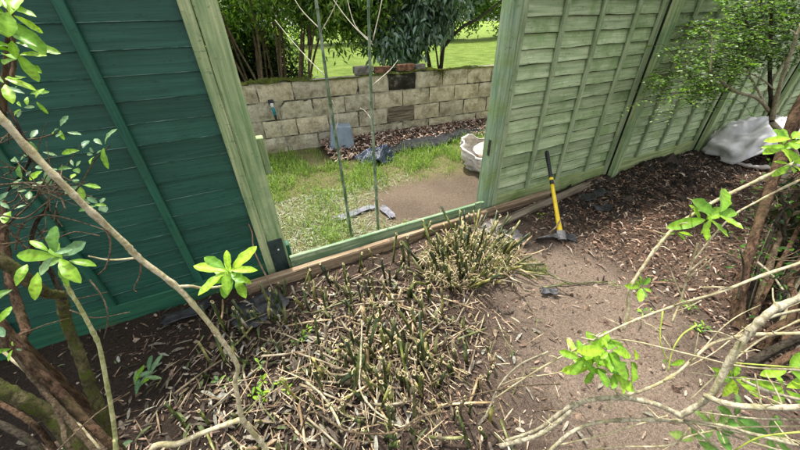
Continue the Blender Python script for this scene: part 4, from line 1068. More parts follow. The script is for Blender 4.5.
for k in range(6):
    x0 = 2.5 + 0.2 * k
    tube('limb', [(x0 + 0.35, 5.8, -0.05), (x0 + 0.2 + rgs.uniform(-.1, .1), 5.75, 0.8), (x0 + rgs.uniform(-.2, .2), 5.7, 1.7)], [0.028, 0.012], BARK_DARK, t, b2, 6, 4, 0.12, k)
g2 = [(0.10, 0.18, 0.06), (0.18, 0.27, 0.13), (0.32, 0.40, 0.26), (0.05, 0.10, 0.04), (0.42, 0.48, 0.36)]  # palest greens have sky reflection put into the leaf colour
cents = np.vstack([ell(75, (3.15, 5.7, 2.15), (1.1, 0.7, 0.75), 0.2), ell(20, (2.85, 5.55, 1.45), (0.45, 0.35, 0.36)), ell(9, (3.3, 5.6, 1.5), (0.3, 0.3, 0.2)), ell(12, (2.5, 5.5, 1.45), (0.3, 0.3, 0.35)), ell(24, (4.3, 5.8, 2.45), (0.9, 0.5, 0.45))])
cloud('crown', cents, 105, (0.2, 0.2, 0.18), 0.13, 0.05, g2, LEAF_GLOSS, t, b2, 0.85)
cloud('inner_leaves', ell(8, (3.0, 6.1, 0.85), (0.4, 0.2, 0.3)), 60, (0.2, 0.15, 0.2), 0.11, 0.045, [(0.02, 0.04, 0.015), (0.035, 0.06, 0.02)], LEAF, t, b2, 0.4)  # inner shade again put into the leaf colours
# far trees beyond the lawn
for k, (x, y, h, r_, lab) in enumerate(((18.5, 27.5, 7.5, 3.2, 'bright green far tree seen just left of the right gap post'), (12.5, 30, 8.5, 3.6, 'far tree beyond the lawn behind the glossy shrub'), (24.5, 27, 8, 3.6, 'far tree beyond the lawn hidden mostly by the right fence'),
                                        (6.5, 31, 9, 4.0, 'far tree beyond the lawn between the two wall shrubs'), (0.5, 30, 9, 4.0, 'far tree beyond the lawn behind the bare-stemmed shrub'), (31, 30, 9, 4, 'far tree beyond the lawn at the far right'))):
    t = thing('broadleaf_tree', lab, 'tree', (x, y, 0), 0, 'trees beyond the lawn')
    tube('trunk', [(x, y, -0.1), (x + 0.1, y, 2), (x - 0.1, y, h * 0.7)], [0.25, 0.08], BARK_DARK, t, (x, y, 0), 8, 5, 0.1)
    cents = ell(80, (x, y, h * 0.52), (r_, r_ * 0.8, h * 0.5), 0.35); cents[:, 2] = np.maximum(cents[:, 2], 0.5)
    cloud('crown', cents, 85, (0.7, 0.7, 0.6), 0.34, 0.17, [(0.09, 0.17, 0.03), (0.14, 0.24, 0.04), (0.20, 0.30, 0.05), (0.05, 0.10, 0.02)], LEAF, t, (x, y, 0), 0.3)

# --- small-leaved shrub before the right fence
b3 = (*[(5.152,1.024)][0], 0.0)
t = thing('small_leaved_shrub', 'fine-leaved green shrub with bare pale twigs before the right fence', 'shrub', b3)
top = [(4.383,1.148,0.735)][0]
for k, (P, r_) in enumerate((([(4.383,1.148,0.735),(4.389,1.322,1.071),(4.412,1.470,1.379),(4.454,1.654,1.751)], [0.018, 0.010]),
                             ([(4.388,1.157,0.750),(4.303,1.216,1.050),(4.314,1.272,1.317),(4.372,1.333,1.529)], [0.020, 0.010]),
                             ([(4.390,1.201,0.813),(4.166,1.272,0.947),(3.861,1.339,1.025),(3.570,1.453,1.176)], [0.015, 0.009]),
                             ([(3.570,1.453,1.176),(3.605,1.502,1.267),(3.655,1.580,1.406),(3.646,1.635,1.476)], [0.008, 0.005]),
                             ([(4.292,1.236,0.888),(4.180,1.336,1.045),(4.150,1.433,1.159),(4.230,1.470,1.263)], [0.010, 0.006]),
                             ([(4.407,1.258,0.993),(4.236,1.347,1.097),(4.020,1.434,1.168)], [0.007, 0.004]),
                             ([(4.401,1.305,1.055),(4.479,1.327,1.227),(4.469,1.286,1.346)], [0.009, 0.006]),
                             ([(4.358,1.386,1.230),(4.328,1.483,1.344),(4.266,1.596,1.458),(4.242,1.744,1.648)], [0.009, 0.006]),
                             ([(4.302,1.290,1.425),(4.342,1.362,1.459),(4.360,1.413,1.450)], [0.006, 0.004]))):
    tube('branch', P, r_, BARK_GREY if k not in (0, 7) else BARK_DARK, t, b3, 7, 5, 0.1, k)
tube('stem', [(b3[0], b3[1], -0.05), (b3[0] - 0.02, b3[1], 0.30), top], [0.032, 0.022], BARK_GREY, t, b3, 8, 5, 0.1)
cl3 = [(3.363,1.730,1.142),(3.613,1.854,1.095),(2.875,1.395,1.067),(3.428,1.655,1.050),(3.409,1.674,1.276),(3.483,1.744,1.297),(3.341,1.420,1.107),(3.243,1.410,1.172),(3.746,1.752,1.427),(3.973,1.842,1.396),(4.148,1.704,1.189),(4.083,1.692,1.154),(3.361,1.308,1.054),(4.037,1.593,0.983),(3.694,1.613,1.505),(3.419,1.467,1.476),(3.385,1.317,1.320),(3.681,1.416,1.285),(3.615,1.319,1.102),(3.434,1.243,1.186),(4.342,1.729,1.623),(4.316,1.737,1.573),(3.502,1.347,1.431),(4.415,1.659,1.332),(4.485,1.505,1.195),(3.870,1.312,1.211),(3.818,1.412,1.608),(4.513,1.724,1.597),(3.787,1.329,1.493),(4.623,1.608,1.439),(4.421,1.523,1.633),(4.014,1.406,1.644),(4.714,1.452,1.554),(4.003,1.220,1.532),(4.171,1.330,1.371),(4.634,1.468,1.362),(3.535,1.547,1.672),(3.947,1.730,1.673),(3.902,1.809,1.470),(3.875,1.883,1.488),(3.160,1.357,1.057),(3.415,1.432,0.966),(3.749,1.798,1.067),(3.556,1.710,1.113),(3.555,1.386,1.052),(4.149,1.533,0.946),(3.895,1.439,1.230),(3.699,1.304,1.187),(3.970,1.349,1.320),(4.292,1.469,1.298),(3.814,1.457,1.365),(3.926,1.479,1.323),(3.426,1.382,1.093),(3.592,1.532,1.067),(3.336,1.497,1.244),(3.812,1.699,1.160),(3.611,1.515,1.332),(4.017,1.708,1.291),(4.303,1.753,1.490),(4.381,1.821,1.530),(3.767,1.374,1.454),(4.069,1.505,1.461),(4.489,1.611,1.580),(4.391,1.552,1.611),(3.855,1.501,1.144),(3.884,1.596,1.179)]
def sprays(name, cents, ntw, nlf, L, w, cols, parent, base, seed, length=(0.12, 0.30)):
    rg = np.random.default_rng(seed); LV = []; LF = []; LC = []; tl = []; k = 0
    for c in np.asarray(cents):
        cb = rg.uniform(0.7, 1.25)
        for q in range(ntw):
            a = rg.uniform(0, 6.28); d = nrm(np.array([math.cos(a), math.sin(a) * 0.7, rg.uniform(-0.35, 0.45)])); ln = rg.uniform(*length)
            p0 = c + rg.normal(0, 0.03, 3); p1 = p0 + d * ln * 0.55 + np.array([0, 0, 0.02]); p2 = p0 + d * ln + np.array([0, 0, -0.25 * ln])
            tl.append(([p0, p1, p2], [0.0022, 0.0008]))
            for m_i in range(nlf):
                u = (m_i + 0.7) / nlf; p = (1 - u) ** 2 * p0 + 2 * u * (1 - u) * p1 + u * u * p2
                side = nrm(np.cross(d, (0, 0, 1.0))) * (1 if m_i % 2 else -1)
                ld = nrm(side + d * rg.uniform(0.2, 0.9) + np.array([0, 0, rg.uniform(-0.5, 0.35)])); sv = nrm(np.cross(ld, nrm(np.array([rg.normal(0, .4), rg.normal(0, .4), 1.0])))); nn = np.cross(sv, ld)
                l = L * rg.uniform(0.55, 1.2); ww = w * rg.uniform(0.7, 1.15) * 0.5
                LV += [p, p + ld * l * 0.3 - sv * ww + nn * ww * .3, p + ld * l * 0.72 - sv * ww * 0.75 + nn * ww * .2, p + ld * l, p + ld * l * 0.72 + sv * ww * 0.75 + nn * ww * .2, p + ld * l * 0.3 + sv * ww + nn * ww * .3]
                LF += [(k, k + 3, k + 2, k + 1), (k, k + 5, k + 4, k + 3)]; k += 6
                LC += [np.array(cols[rg.integers(len(cols))]) * cb * rg.uniform(0.8, 1.2)] * 6
    put(name, mk(name, np.array(LV) - np.asarray(base), LF, LEAF, np.array(LC), False), parent)
    tubes('twigs', tl, BARK_DARK, parent, base, 4, 3, 0.0)['kind'] = 'stuff'
sprays('foliage', cl3, 6, 13, 0.036, 0.017, [(0.14, 0.26, 0.025), (0.21, 0.35, 0.035), (0.29, 0.42, 0.05), (0.07, 0.15, 0.02)], t, b3, 8)
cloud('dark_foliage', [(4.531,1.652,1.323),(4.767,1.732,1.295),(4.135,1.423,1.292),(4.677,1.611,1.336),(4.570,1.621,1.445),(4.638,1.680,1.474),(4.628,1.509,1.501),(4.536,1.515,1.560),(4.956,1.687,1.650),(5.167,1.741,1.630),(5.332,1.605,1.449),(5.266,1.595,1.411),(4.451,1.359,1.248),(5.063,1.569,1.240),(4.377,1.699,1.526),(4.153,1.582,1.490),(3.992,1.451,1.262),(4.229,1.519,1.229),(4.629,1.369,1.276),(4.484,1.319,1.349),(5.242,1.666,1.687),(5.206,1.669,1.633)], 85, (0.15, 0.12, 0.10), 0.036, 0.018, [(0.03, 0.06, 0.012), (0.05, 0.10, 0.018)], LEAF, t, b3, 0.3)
over = np.vstack([ell(40, (4.3, 1.35, 2.35), (0.9, 0.4, 0.45)), ell(14, (5.2, 1.3, 2.1), (0.5, 0.35, 0.4))])
cloud('upper_foliage', over, 150, (0.16, 0.16, 0.12), 0.032, 0.015, [(0.08, 0.16, 0.025), (0.12, 0.22, 0.03)], LEAF, t, b3, 0.3)

# --- reddish thicket at the right edge
b4 = (2.50, 0.22, 0.0)
t = thing('thicket_shrub', 'dark thicket of reddish and olive stems at the right edge', 'shrub', b4)
for k, (P, r_, m_) in enumerate((
    ([(2.324,0.201,-0.044),(2.413,0.313,0.132),(2.548,0.406,0.311),(2.693,0.491,0.467),(2.871,0.579,0.649),(3.066,0.681,0.878),(3.263,0.780,1.143)], [0.044, 0.038, 0.034, 0.033, 0.036, 0.04, 0.042], BARK_RED),
    ([(2.521,0.231,-0.002),(2.682,0.303,0.146),(2.892,0.411,0.358),(3.158,0.530,0.639),(3.444,0.651,0.991)], [0.026, 0.022], BARK_TAN),
    ([(2.547,0.136,-0.025),(2.682,0.198,0.111),(2.843,0.265,0.253),(3.016,0.326,0.449)], [0.038, 0.034], BARK_DARK),
    ([(2.559,0.282,0.000),(2.767,0.379,0.178),(3.026,0.492,0.411),(3.215,0.548,0.610),(3.416,0.598,0.809)], [0.024, 0.018], BARK_PALE),
    ([(2.782,0.290,-0.025),(2.997,0.372,0.135),(3.162,0.418,0.305),(3.351,0.452,0.475)], [0.026, 0.020], BARK_MOSS),
    ([(2.257,0.101,0.011),(2.361,0.118,0.103),(2.505,0.090,0.156),(2.682,0.065,0.237)], [0.035, 0.03], BARK_RED),
    ([(2.111,0.084,-0.015),(2.239,0.061,0.073),(2.376,0.022,0.163)], [0.030, 0.026], BARK_DARK),
    ([(2.083,0.026,0.033),(2.194,0.010,0.118),(2.295,-0.019,0.181)], [0.022, 0.02], BARK_RED),
    ([(2.859,0.206,0.090),(2.893,0.354,0.316),(2.933,0.471,0.504),(2.963,0.554,0.638)], [0.014, 0.010], BARK_DARK),
    ([(2.339,0.310,0.171),(2.422,0.378,0.318),(2.431,0.446,0.418)], [0.008, 0.005], BARK_DARK),
    ([(2.571,0.378,0.323),(2.564,0.291,0.290),(2.529,0.214,0.252)], [0.009, 0.006], BARK_GREY),
    ([(3.265,0.383,0.050),(3.483,0.476,0.229),(3.790,0.598,0.505)], [0.03, 0.025], BARK_DARK),
    ([(2.416,0.200,-0.022),(2.579,0.256,0.106),(2.807,0.332,0.322),(3.056,0.402,0.579)], [0.016, 0.013], BARK_RED),
    ([(2.459,0.246,-0.022),(2.591,0.320,0.111),(2.772,0.412,0.319),(2.961,0.497,0.557),(3.183,0.545,0.768)], [0.014, 0.011], BARK_DARK),
    ([(2.649,0.179,-0.083),(2.768,0.226,0.060),(2.954,0.277,0.250),(3.114,0.305,0.392)], [0.018, 0.014], BARK_TAN),
    ([(2.381,0.092,-0.012),(2.526,0.145,0.155),(2.689,0.207,0.345)], [0.014, 0.012], BARK_PALE),
    ([(2.138,0.175,0.037),(2.258,0.174,0.167),(2.392,0.127,0.226),(2.491,0.077,0.257)], [0.010, 0.009], BARK_GREY),
    ([(2.322,0.051,0.076),(2.505,0.151,0.241),(2.672,0.250,0.394)], [0.022, 0.020], BARK_RED),
    ([(1.886,0.140,0.100),(2.051,0.123,0.182),(2.228,0.075,0.230),(2.354,0.038,0.261)], [0.007, 0.007], BARK_TAN))):
    P = list(P)
    if k in (0, 1, 2, 3, 4): P = [(P[0][0], P[0][1], -0.06)] + P
    if k in (0, 1, 2, 3, 4, 11, 12, 13, 14, 15, 17): q = P[-1]; P = P + [(q[0] + 0.14, q[1] + 0.02, max(q[2] + 0.55, 1.55)), (q[0] + 0.26, q[1] + 0.08, max(q[2] + 1.0, 2.1))]
    tube('stem', P, ([r_[0]] + r_ + [0.032, 0.02]) if (len(r_) > 2 and k == 0) else r_, m_, t, b4, 22, 14, 0.03, k, 0.13, 0.0, 0.72)
tw = []
rg = random.Random(9)
starts = [(2.727,0.461,0.301),(3.036,0.565,0.383),(2.480,0.311,0.422),(2.982,0.427,0.398),(2.779,0.183,0.078),(2.685,0.226,-0.009),(2.408,0.150,-0.052),(2.559,0.252,0.285),(2.932,0.578,0.599),(3.247,0.600,0.626),(3.084,0.087,-0.278),(2.837,0.392,0.000),(2.508,0.041,-0.076),(2.845,0.027,-0.502)]
for p in starts:
    for q in range(5):
        p = np.array(p); d = np.array([rg.uniform(-1, 1), rg.uniform(-1, 1), rg.uniform(-0.3, 1)]); d = nrm(d) * rg.uniform(0.1, 0.25)
        tw.append(([p, p + d * 0.5 + np.array([0, 0, rg.uniform(-.02, .03)]), p + d], [0.004, 0.0015]))
tubes('twigs', tw, BARK_TAN, t, b4)['kind'] = 'stuff'
cloud('leaves', starts, 24, (0.14, 0.14, 0.12), 0.035, 0.018, [(0.10, 0.20, 0.03), (0.17, 0.27, 0.05), (0.06, 0.12, 0.02)], LEAF, t, b4, 0.3)
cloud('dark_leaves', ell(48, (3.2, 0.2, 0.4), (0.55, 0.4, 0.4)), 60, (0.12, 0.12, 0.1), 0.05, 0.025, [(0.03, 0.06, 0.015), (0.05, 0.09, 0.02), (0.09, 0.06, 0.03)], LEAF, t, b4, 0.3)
cloud('crown', ell(70, (3.75, 0.65, 2.25), (0.85, 0.65, 0.5)), 120, (0.18, 0.18, 0.14), 0.07, 0.035, [(0.08, 0.16, 0.03), (0.12, 0.22, 0.03)], LEAF, t, b4, 0.3)  # unseen crown, added overhead to cast shade on this corner

# --- pale-stemmed rhododendron across the lower right
b5 = (2.35, -0.60, 0.0)
rh = thing('rhododendron', 'pale bare rhododendron branches with lime leaf rosettes, lower right', 'shrub', b5)
br = {}
for nm, P, r_, m_ in (
    ('a', [(0.570,0.418,0.395),(0.665,0.359,0.594),(0.787,0.312,0.717),(0.906,0.280,0.787),(1.035,0.237,0.847),(1.167,0.192,0.890),(1.277,0.165,0.923),(1.402,0.130,0.956),(1.551,0.086,0.991)], [0.0036, 0.0075], BARK_PALE),
    ('b', [(1.365,0.034,0.982),(1.230,0.070,0.944),(1.161,0.088,0.906),(1.095,0.084,0.821),(1.059,0.069,0.741),(1.026,0.052,0.659),(0.987,0.059,0.589),(0.969,0.067,0.553)], [0.014, 0.012], BARK_GREY),
    ('c', [(0.976,0.066,0.556),(0.924,0.118,0.575),(0.861,0.172,0.573),(0.796,0.214,0.551),(0.750,0.238,0.518),(0.695,0.242,0.453),(0.631,0.261,0.365),(0.536,0.316,0.269)], [0.0115, 0.010], BARK_GREY),
    ('d', [(1.004,0.061,0.657),(1.005,0.022,0.678),(1.037,-0.017,0.699),(1.114,-0.072,0.728),(1.204,-0.122,0.753)], [0.011, 0.012], BARK_GREY),
    ('e', [(1.486,-0.037,0.780),(1.348,0.026,0.778),(1.232,0.093,0.759),(1.143,0.130,0.734),(1.082,0.136,0.684),(1.015,0.140,0.628),(0.941,0.161,0.573),(0.849,0.196,0.543)], [0.007, 0.0065], BARK_PALE),
    ('f', [(0.867,0.286,0.734),(0.926,0.236,0.739),(1.005,0.158,0.737),(1.121,0.056,0.726),(1.250,-0.027,0.732),(1.376,-0.095,0.719)], [0.0032, 0.0042], BARK_PALE),
    ('g', [(0.625,0.205,0.375),(0.701,0.199,0.452),(0.785,0.173,0.488),(0.915,0.103,0.512),(1.030,0.030,0.523),(1.107,-0.040,0.530),(1.197,-0.116,0.539),(1.294,-0.189,0.537)], [0.008, 0.008], BARK_GREY),
    ('h', [(0.567,0.322,0.261),(0.648,0.276,0.360),(0.693,0.257,0.454),(0.739,0.245,0.521)], [0.008, 0.009], BARK_GREY),
    ('i', [(0.960,0.293,0.712),(0.978,0.314,0.771),(0.990,0.343,0.837),(1.033,0.356,0.901),(1.089,0.364,0.985),(1.152,0.367,1.030),(1.265,0.355,1.086),(1.404,0.329,1.140),(1.561,0.297,1.198),(1.723,0.262,1.254)], [0.007, 0.0075], BARK_PALE),
    ('j', [(1.080,0.229,0.756),(1.121,0.249,0.810),(1.144,0.275,0.898),(1.175,0.305,0.995)], [0.0042, 0.0040], BARK_PALE),
    ('k', [(1.224,0.304,0.899),(1.330,0.311,1.031),(1.413,0.291,1.094),(1.514,0.261,1.154),(1.638,0.221,1.216)], [0.0035, 0.0055], BARK_PALE),
    ('l', [(0.983,0.053,0.542),(1.035,-0.003,0.571),(1.097,-0.069,0.576),(1.167,-0.130,0.572),(1.233,-0.188,0.573)], [0.006, 0.007], BARK_GREY),
    ('m', [(0.983,0.053,0.542),(0.996,0.010,0.528),(1.009,-0.044,0.516),(1.020,-0.091,0.495)], [0.007, 0.006], BARK_GREY),
    ('n', [(1.115,0.138,0.691),(1.250,0.152,0.706),(1.355,0.153,0.719),(1.459,0.140,0.734)], [0.003, 0.002], BARK_PALE),
    ('o', [(1.153,0.034,0.662),(1.181,-0.020,0.661),(1.252,-0.084,0.654)], [0.0065, 0.0065], BARK_GREY),
    ('p', [(0.712,0.213,0.313),(0.819,0.160,0.382),(0.919,0.115,0.458),(0.971,0.084,0.522)], [0.0035, 0.004], BARK_PALE),
    ('q', [(0.740,0.174,0.315),(0.855,0.109,0.372),(0.972,0.036,0.421),(1.004,0.033,0.510)], [0.003, 0.004], BARK_PALE),
    ('r', [(0.666,0.477,0.321),(0.713,0.434,0.401),(0.835,0.364,0.456),(0.883,0.355,0.512)], [0.0022, 0.003], BARK_PALE),
    ('A', [(1.572,0.053,0.687),(1.428,0.080,0.631),(1.272,0.087,0.539),(1.131,0.084,0.480)], [0.0042, 0.0028], BARK_PALE),
    ('B', [(1.388,-0.065,0.587),(1.290,0.011,0.592),(1.184,0.083,0.586),(1.123,0.127,0.590)], [0.0036, 0.0020], BARK_GREY),
    ('C', [(1.294,-0.109,0.556),(1.181,-0.034,0.532),(1.066,0.045,0.530)], [0.0046, 0.0030], BARK_GREY),
    ('D', [(1.752,0.087,0.667),(1.558,0.130,0.601),(1.367,0.139,0.526),(1.247,0.152,0.503)], [0.0040, 0.0020], BARK_PALE),
    ('E', [(1.186,-0.147,0.525),(1.114,-0.059,0.509),(1.048,0.017,0.517)], [0.0046, 0.0030], BARK_GREY),
    ('F', [(0.964,0.041,0.367),(1.038,0.022,0.444),(1.154,-0.029,0.485),(1.275,-0.111,0.542)], [0.0026, 0.0036], BARK_PALE),
    ('s', [(0.979,0.301,0.754),(1.025,0.244,0.741),(1.036,0.181,0.698)], [0.003, 0.003], BARK_PALE)):
    P = list(P)
    if nm in 'bdeagl': P = (P + [b5]) if P[-1][0] > P[0][0] else ([b5] + P)
    if nm in 'ik': P = P + [(2.6, -0.35, 0.7), b5]
    br[nm] = tube('branch', P, r_, m_, rh, b5, 9, 9, 0.06, ord(nm), 0, 0.28, 0.68)
rg = random.Random(31)
for nm in 'abcdegijl':
    vs = br[nm].data.vertices; nr = len(vs) // 9
    for q in range(5):
        i = rg.randrange(nr // 6, nr - nr // 6); p = sum((vs[i * 9 + k].co for k in range(9)), Vector()) / 9
        d = Vector((rg.uniform(-1, 0.4), rg.uniform(-0.6, 0.6), rg.uniform(-0.1, 0.9))).normalized() * rg.uniform(0.025, 0.12)
        v, f = tube_vf([tuple(p), tuple(p + d * 0.55 + Vector((0, 0, rg.uniform(-.008, .008)))), tuple(p + d)], [0.0028, 0.0022, 0.0014], 6, 3, 0.08)
        put('spur', mk('spur', v, f, BARK_PALE), br[nm])
for nm, P in (('t', [(1.129,0.185,0.763),(1.077,0.190,0.737),(1.035,0.178,0.693),(1.007,0.152,0.639)]), ('u', [(1.043,0.256,0.806),(1.010,0.213,0.726),(1.015,0.168,0.666)]), ('v', [(1.137,-0.107,0.639),(1.072,-0.069,0.596),(1.022,-0.057,0.543)]), ('w', [(1.251,-0.024,0.737),(1.187,0.047,0.702),(1.144,0.085,0.690)])):
    br[nm] = tube('green_shoot', P, [0.0026, 0.0018], CANE_SHOOT, rh, b5, 6, 5, 0.05, ord(nm))
for k, (c, ax, n_, s_, ms, par, sp, ly) in enumerate((
    ([(1.203,0.331,1.050)][0], (-0.35, -0.55, 1), 12, 0.10, LS_LIME, 'j', (-0.1, 0.5), 2),
    ([(1.145,0.359,1.014)][0], (-0.3, -0.3, 1), 4, 0.05, LS_LIME, 'i', (0.0, 0.5), 1),
    ([(1.029,0.332,0.847)][0], (-0.3, -0.6, 0.8), 7, 0.058, LS_LIME, 'i', (0.1, 0.6), 1),
    ([(0.827,0.279,0.697)][0], (-0.25, -0.5, 1), 11, 0.082, LS_LIME, 'c', (-0.3, 0.6), 2),
    ([(0.785,0.268,0.655)][0], (-0.25, -0.5, 1), 9, 0.078, LS_LIME, 'c', (-0.6, 0.3), 2),
    ([(0.834,0.236,0.643)][0], (-0.05, -0.6, 0.8), 8, 0.078, LS_LIME, 'c', (-0.5, 0.3), 2),
    ([(0.759,0.300,0.683)][0], (-0.4, -0.5, 0.8), 8, 0.075, LS_LIME, 'c', (-0.6, 0.3), 2),
    ([(0.882,0.232,0.669)][0], (0.1, -0.5, 0.8), 8, 0.075, LS_LIME, 'c', (-0.6, 0.3), 2),
    ([(1.248,0.054,0.570)][0], (-0.3, -0.6, 0.8), 9, 0.075, LS_LIME, 'd', (-0.2, 0.6), 1),
    ([(1.261,-0.034,0.639)][0], (-0.3, -0.5, 0.9), 5, 0.085, LS_LIME, 'f', (-0.2, 0.4), 1),
    ([(1.286,-0.012,0.685)][0], (-0.5, -0.4, 0.8), 3, 0.08, LS_LIME, 'f', (0, 0.4), 1),
    ([(1.476,0.337,1.234)][0], (-0.5, -0.4, 0.9), 11, 0.072, LS_LIME, 'i', (-0.4, 0.6), 2),
    ([(1.497,0.297,1.194)][0], (-0.3, -0.6, 0.9), 6, 0.06, LS_LIME, 'i', (-0.4, 0.6), 1),
    ([(1.151,-0.001,0.431)][0], (-0.3, -0.5, 0.9), 6, 0.085, LS_DULL, 'l', (-0.2, 0.5), 1),
    ([(1.255,-0.014,0.425)][0], (-0.3, -0.5, 0.9), 5, 0.085, LS_DULL, 'l', (-0.2, 0.5), 1),
    ([(1.135,0.008,0.341)][0], (-0.3, -0.5, 0.9), 4, 0.07, LS_DULL, 'l', (-0.2, 0.5), 1),
    ([(1.012,0.163,0.658)][0], (-0.3, -0.5, 0.9), 2, 0.04, LS_LIME, 't', (-0.2, 0.5), 1),
    ([(1.249,-0.089,0.464)][0], (-0.3, -0.5, 0.9), 5, 0.085, LS_DULL, 'v', (-0.2, 0.5), 1))):
    rosette(br[par], b5, c, ax, n_, s_, ms, sp, 100 + k, ly)

# --- left: pale arching stem
b6 = (-0.20, 0.55, 0.0)
ls = thing('arching_stem', 'long pale bare stem arching across the lower left with lime rosette', 'shrub', b6)
m1 = tube('stem', [b6] + [(-0.245,0.674,0.330),(-0.260,0.693,0.419),(-0.271,0.711,0.492),(-0.261,0.736,0.569),(-0.253,0.760,0.625),(-0.229,0.761,0.679),(-0.234,0.781,0.740),(-0.253,0.811,0.823),(-0.273,0.835,0.898),(-0.298,0.856,0.984),(-0.346,0.876,1.090),(-0.359,0.882,1.145),(-0.389,0.892,1.248),(-0.409,0.902,1.322),(-0.430,0.920,1.387),(-0.446,0.936,1.453),(-0.471,0.969,1.537)], [0.013] + [0.0118, 0.0112, 0.011, 0.0095, 0.010, 0.0098, 0.0105, 0.0098, 0.0098, 0.0104, 0.0102, 0.0100, 0.0100, 0.0098, 0.0098, 0.0098, 0.0098], BARK_PALE, ls, b6, 11, 7, 0.05, 3, 0, 0.22, 0.70)
tube('side_stem', [(-0.62, 0.62, 0.0)] + [(-0.545,0.729,0.467),(-0.457,0.725,0.482),(-0.371,0.725,0.482),(-0.272,0.710,0.489)], [0.012, 0.010], BARK_PALE, ls, b6, 10, 7, 0.05, 4, 0, 0.22, 0.74)
s2 = tube('twig', [(-0.298,0.856,0.984),(-0.270,0.860,0.972),(-0.243,0.860,0.952),(-0.195,0.856,0.942),(-0.163,0.860,0.949)], [0.0050, 0.0026], BARK_PALE, ls, b6, 7, 5, 0.06, 5)
tube('twig', [(-0.352,0.880,1.092),(-0.417,0.909,1.089),(-0.455,0.916,1.111)], [0.0032, 0.0018], BARK_PALE, ls, b6, 6, 4, 0.06, 6)
tube('twig', [(-0.345,0.871,1.083),(-0.362,0.864,1.046),(-0.389,0.866,1.012),(-0.384,0.857,1.003)], [0.0025, 0.0014], BARK_TAN, ls, b6, 6, 4, 0.15, 7)
tube('twig', [(-0.385,0.898,1.204),(-0.374,0.866,1.167),(-0.402,0.851,1.110),(-0.428,0.849,1.090)], [0.0025, 0.0014], BARK_TAN, ls, b6, 6, 4, 0.15, 8)
rosette(s2, b6, [(-0.152,0.860,0.957)][0], (-0.1, -0.55, 0.85), 15, 0.092, LS_LIME, (-0.1, 0.5), 51, 2)
# --- left: green shoot with its rosette
b7 = (-0.80, 0.80, 0.0)
l2 = thing('young_shoot', 'upright green-tipped stem topped by a pale leaf rosette, far left', 'shrub', b7)
s3 = tube('stem', [b7] + [(-0.649,0.795,0.454),(-0.625,0.812,0.530),(-0.588,0.828,0.649),(-0.570,0.846,0.722),(-0.552,0.864,0.794),(-0.538,0.877,0.857),(-0.530,0.886,0.931),(-0.523,0.890,0.994),(-0.522,0.899,1.044),(-0.511,0.905,1.096)], [0.0078] * 3 + [0.0072] * 3 + [0.0066] * 2 + [0.006] * 2 + [0.005], BARK_GREENISH, l2, b7, 10, 6, 0.04, 9, 0, 0.22, 0.75)
rosette(s3, b7, [(-0.483,0.889,1.129)][0], (0.05, -0.6, 0.8), 10, 0.078, LS_MID, (-0.15, 0.45), 77, 2)

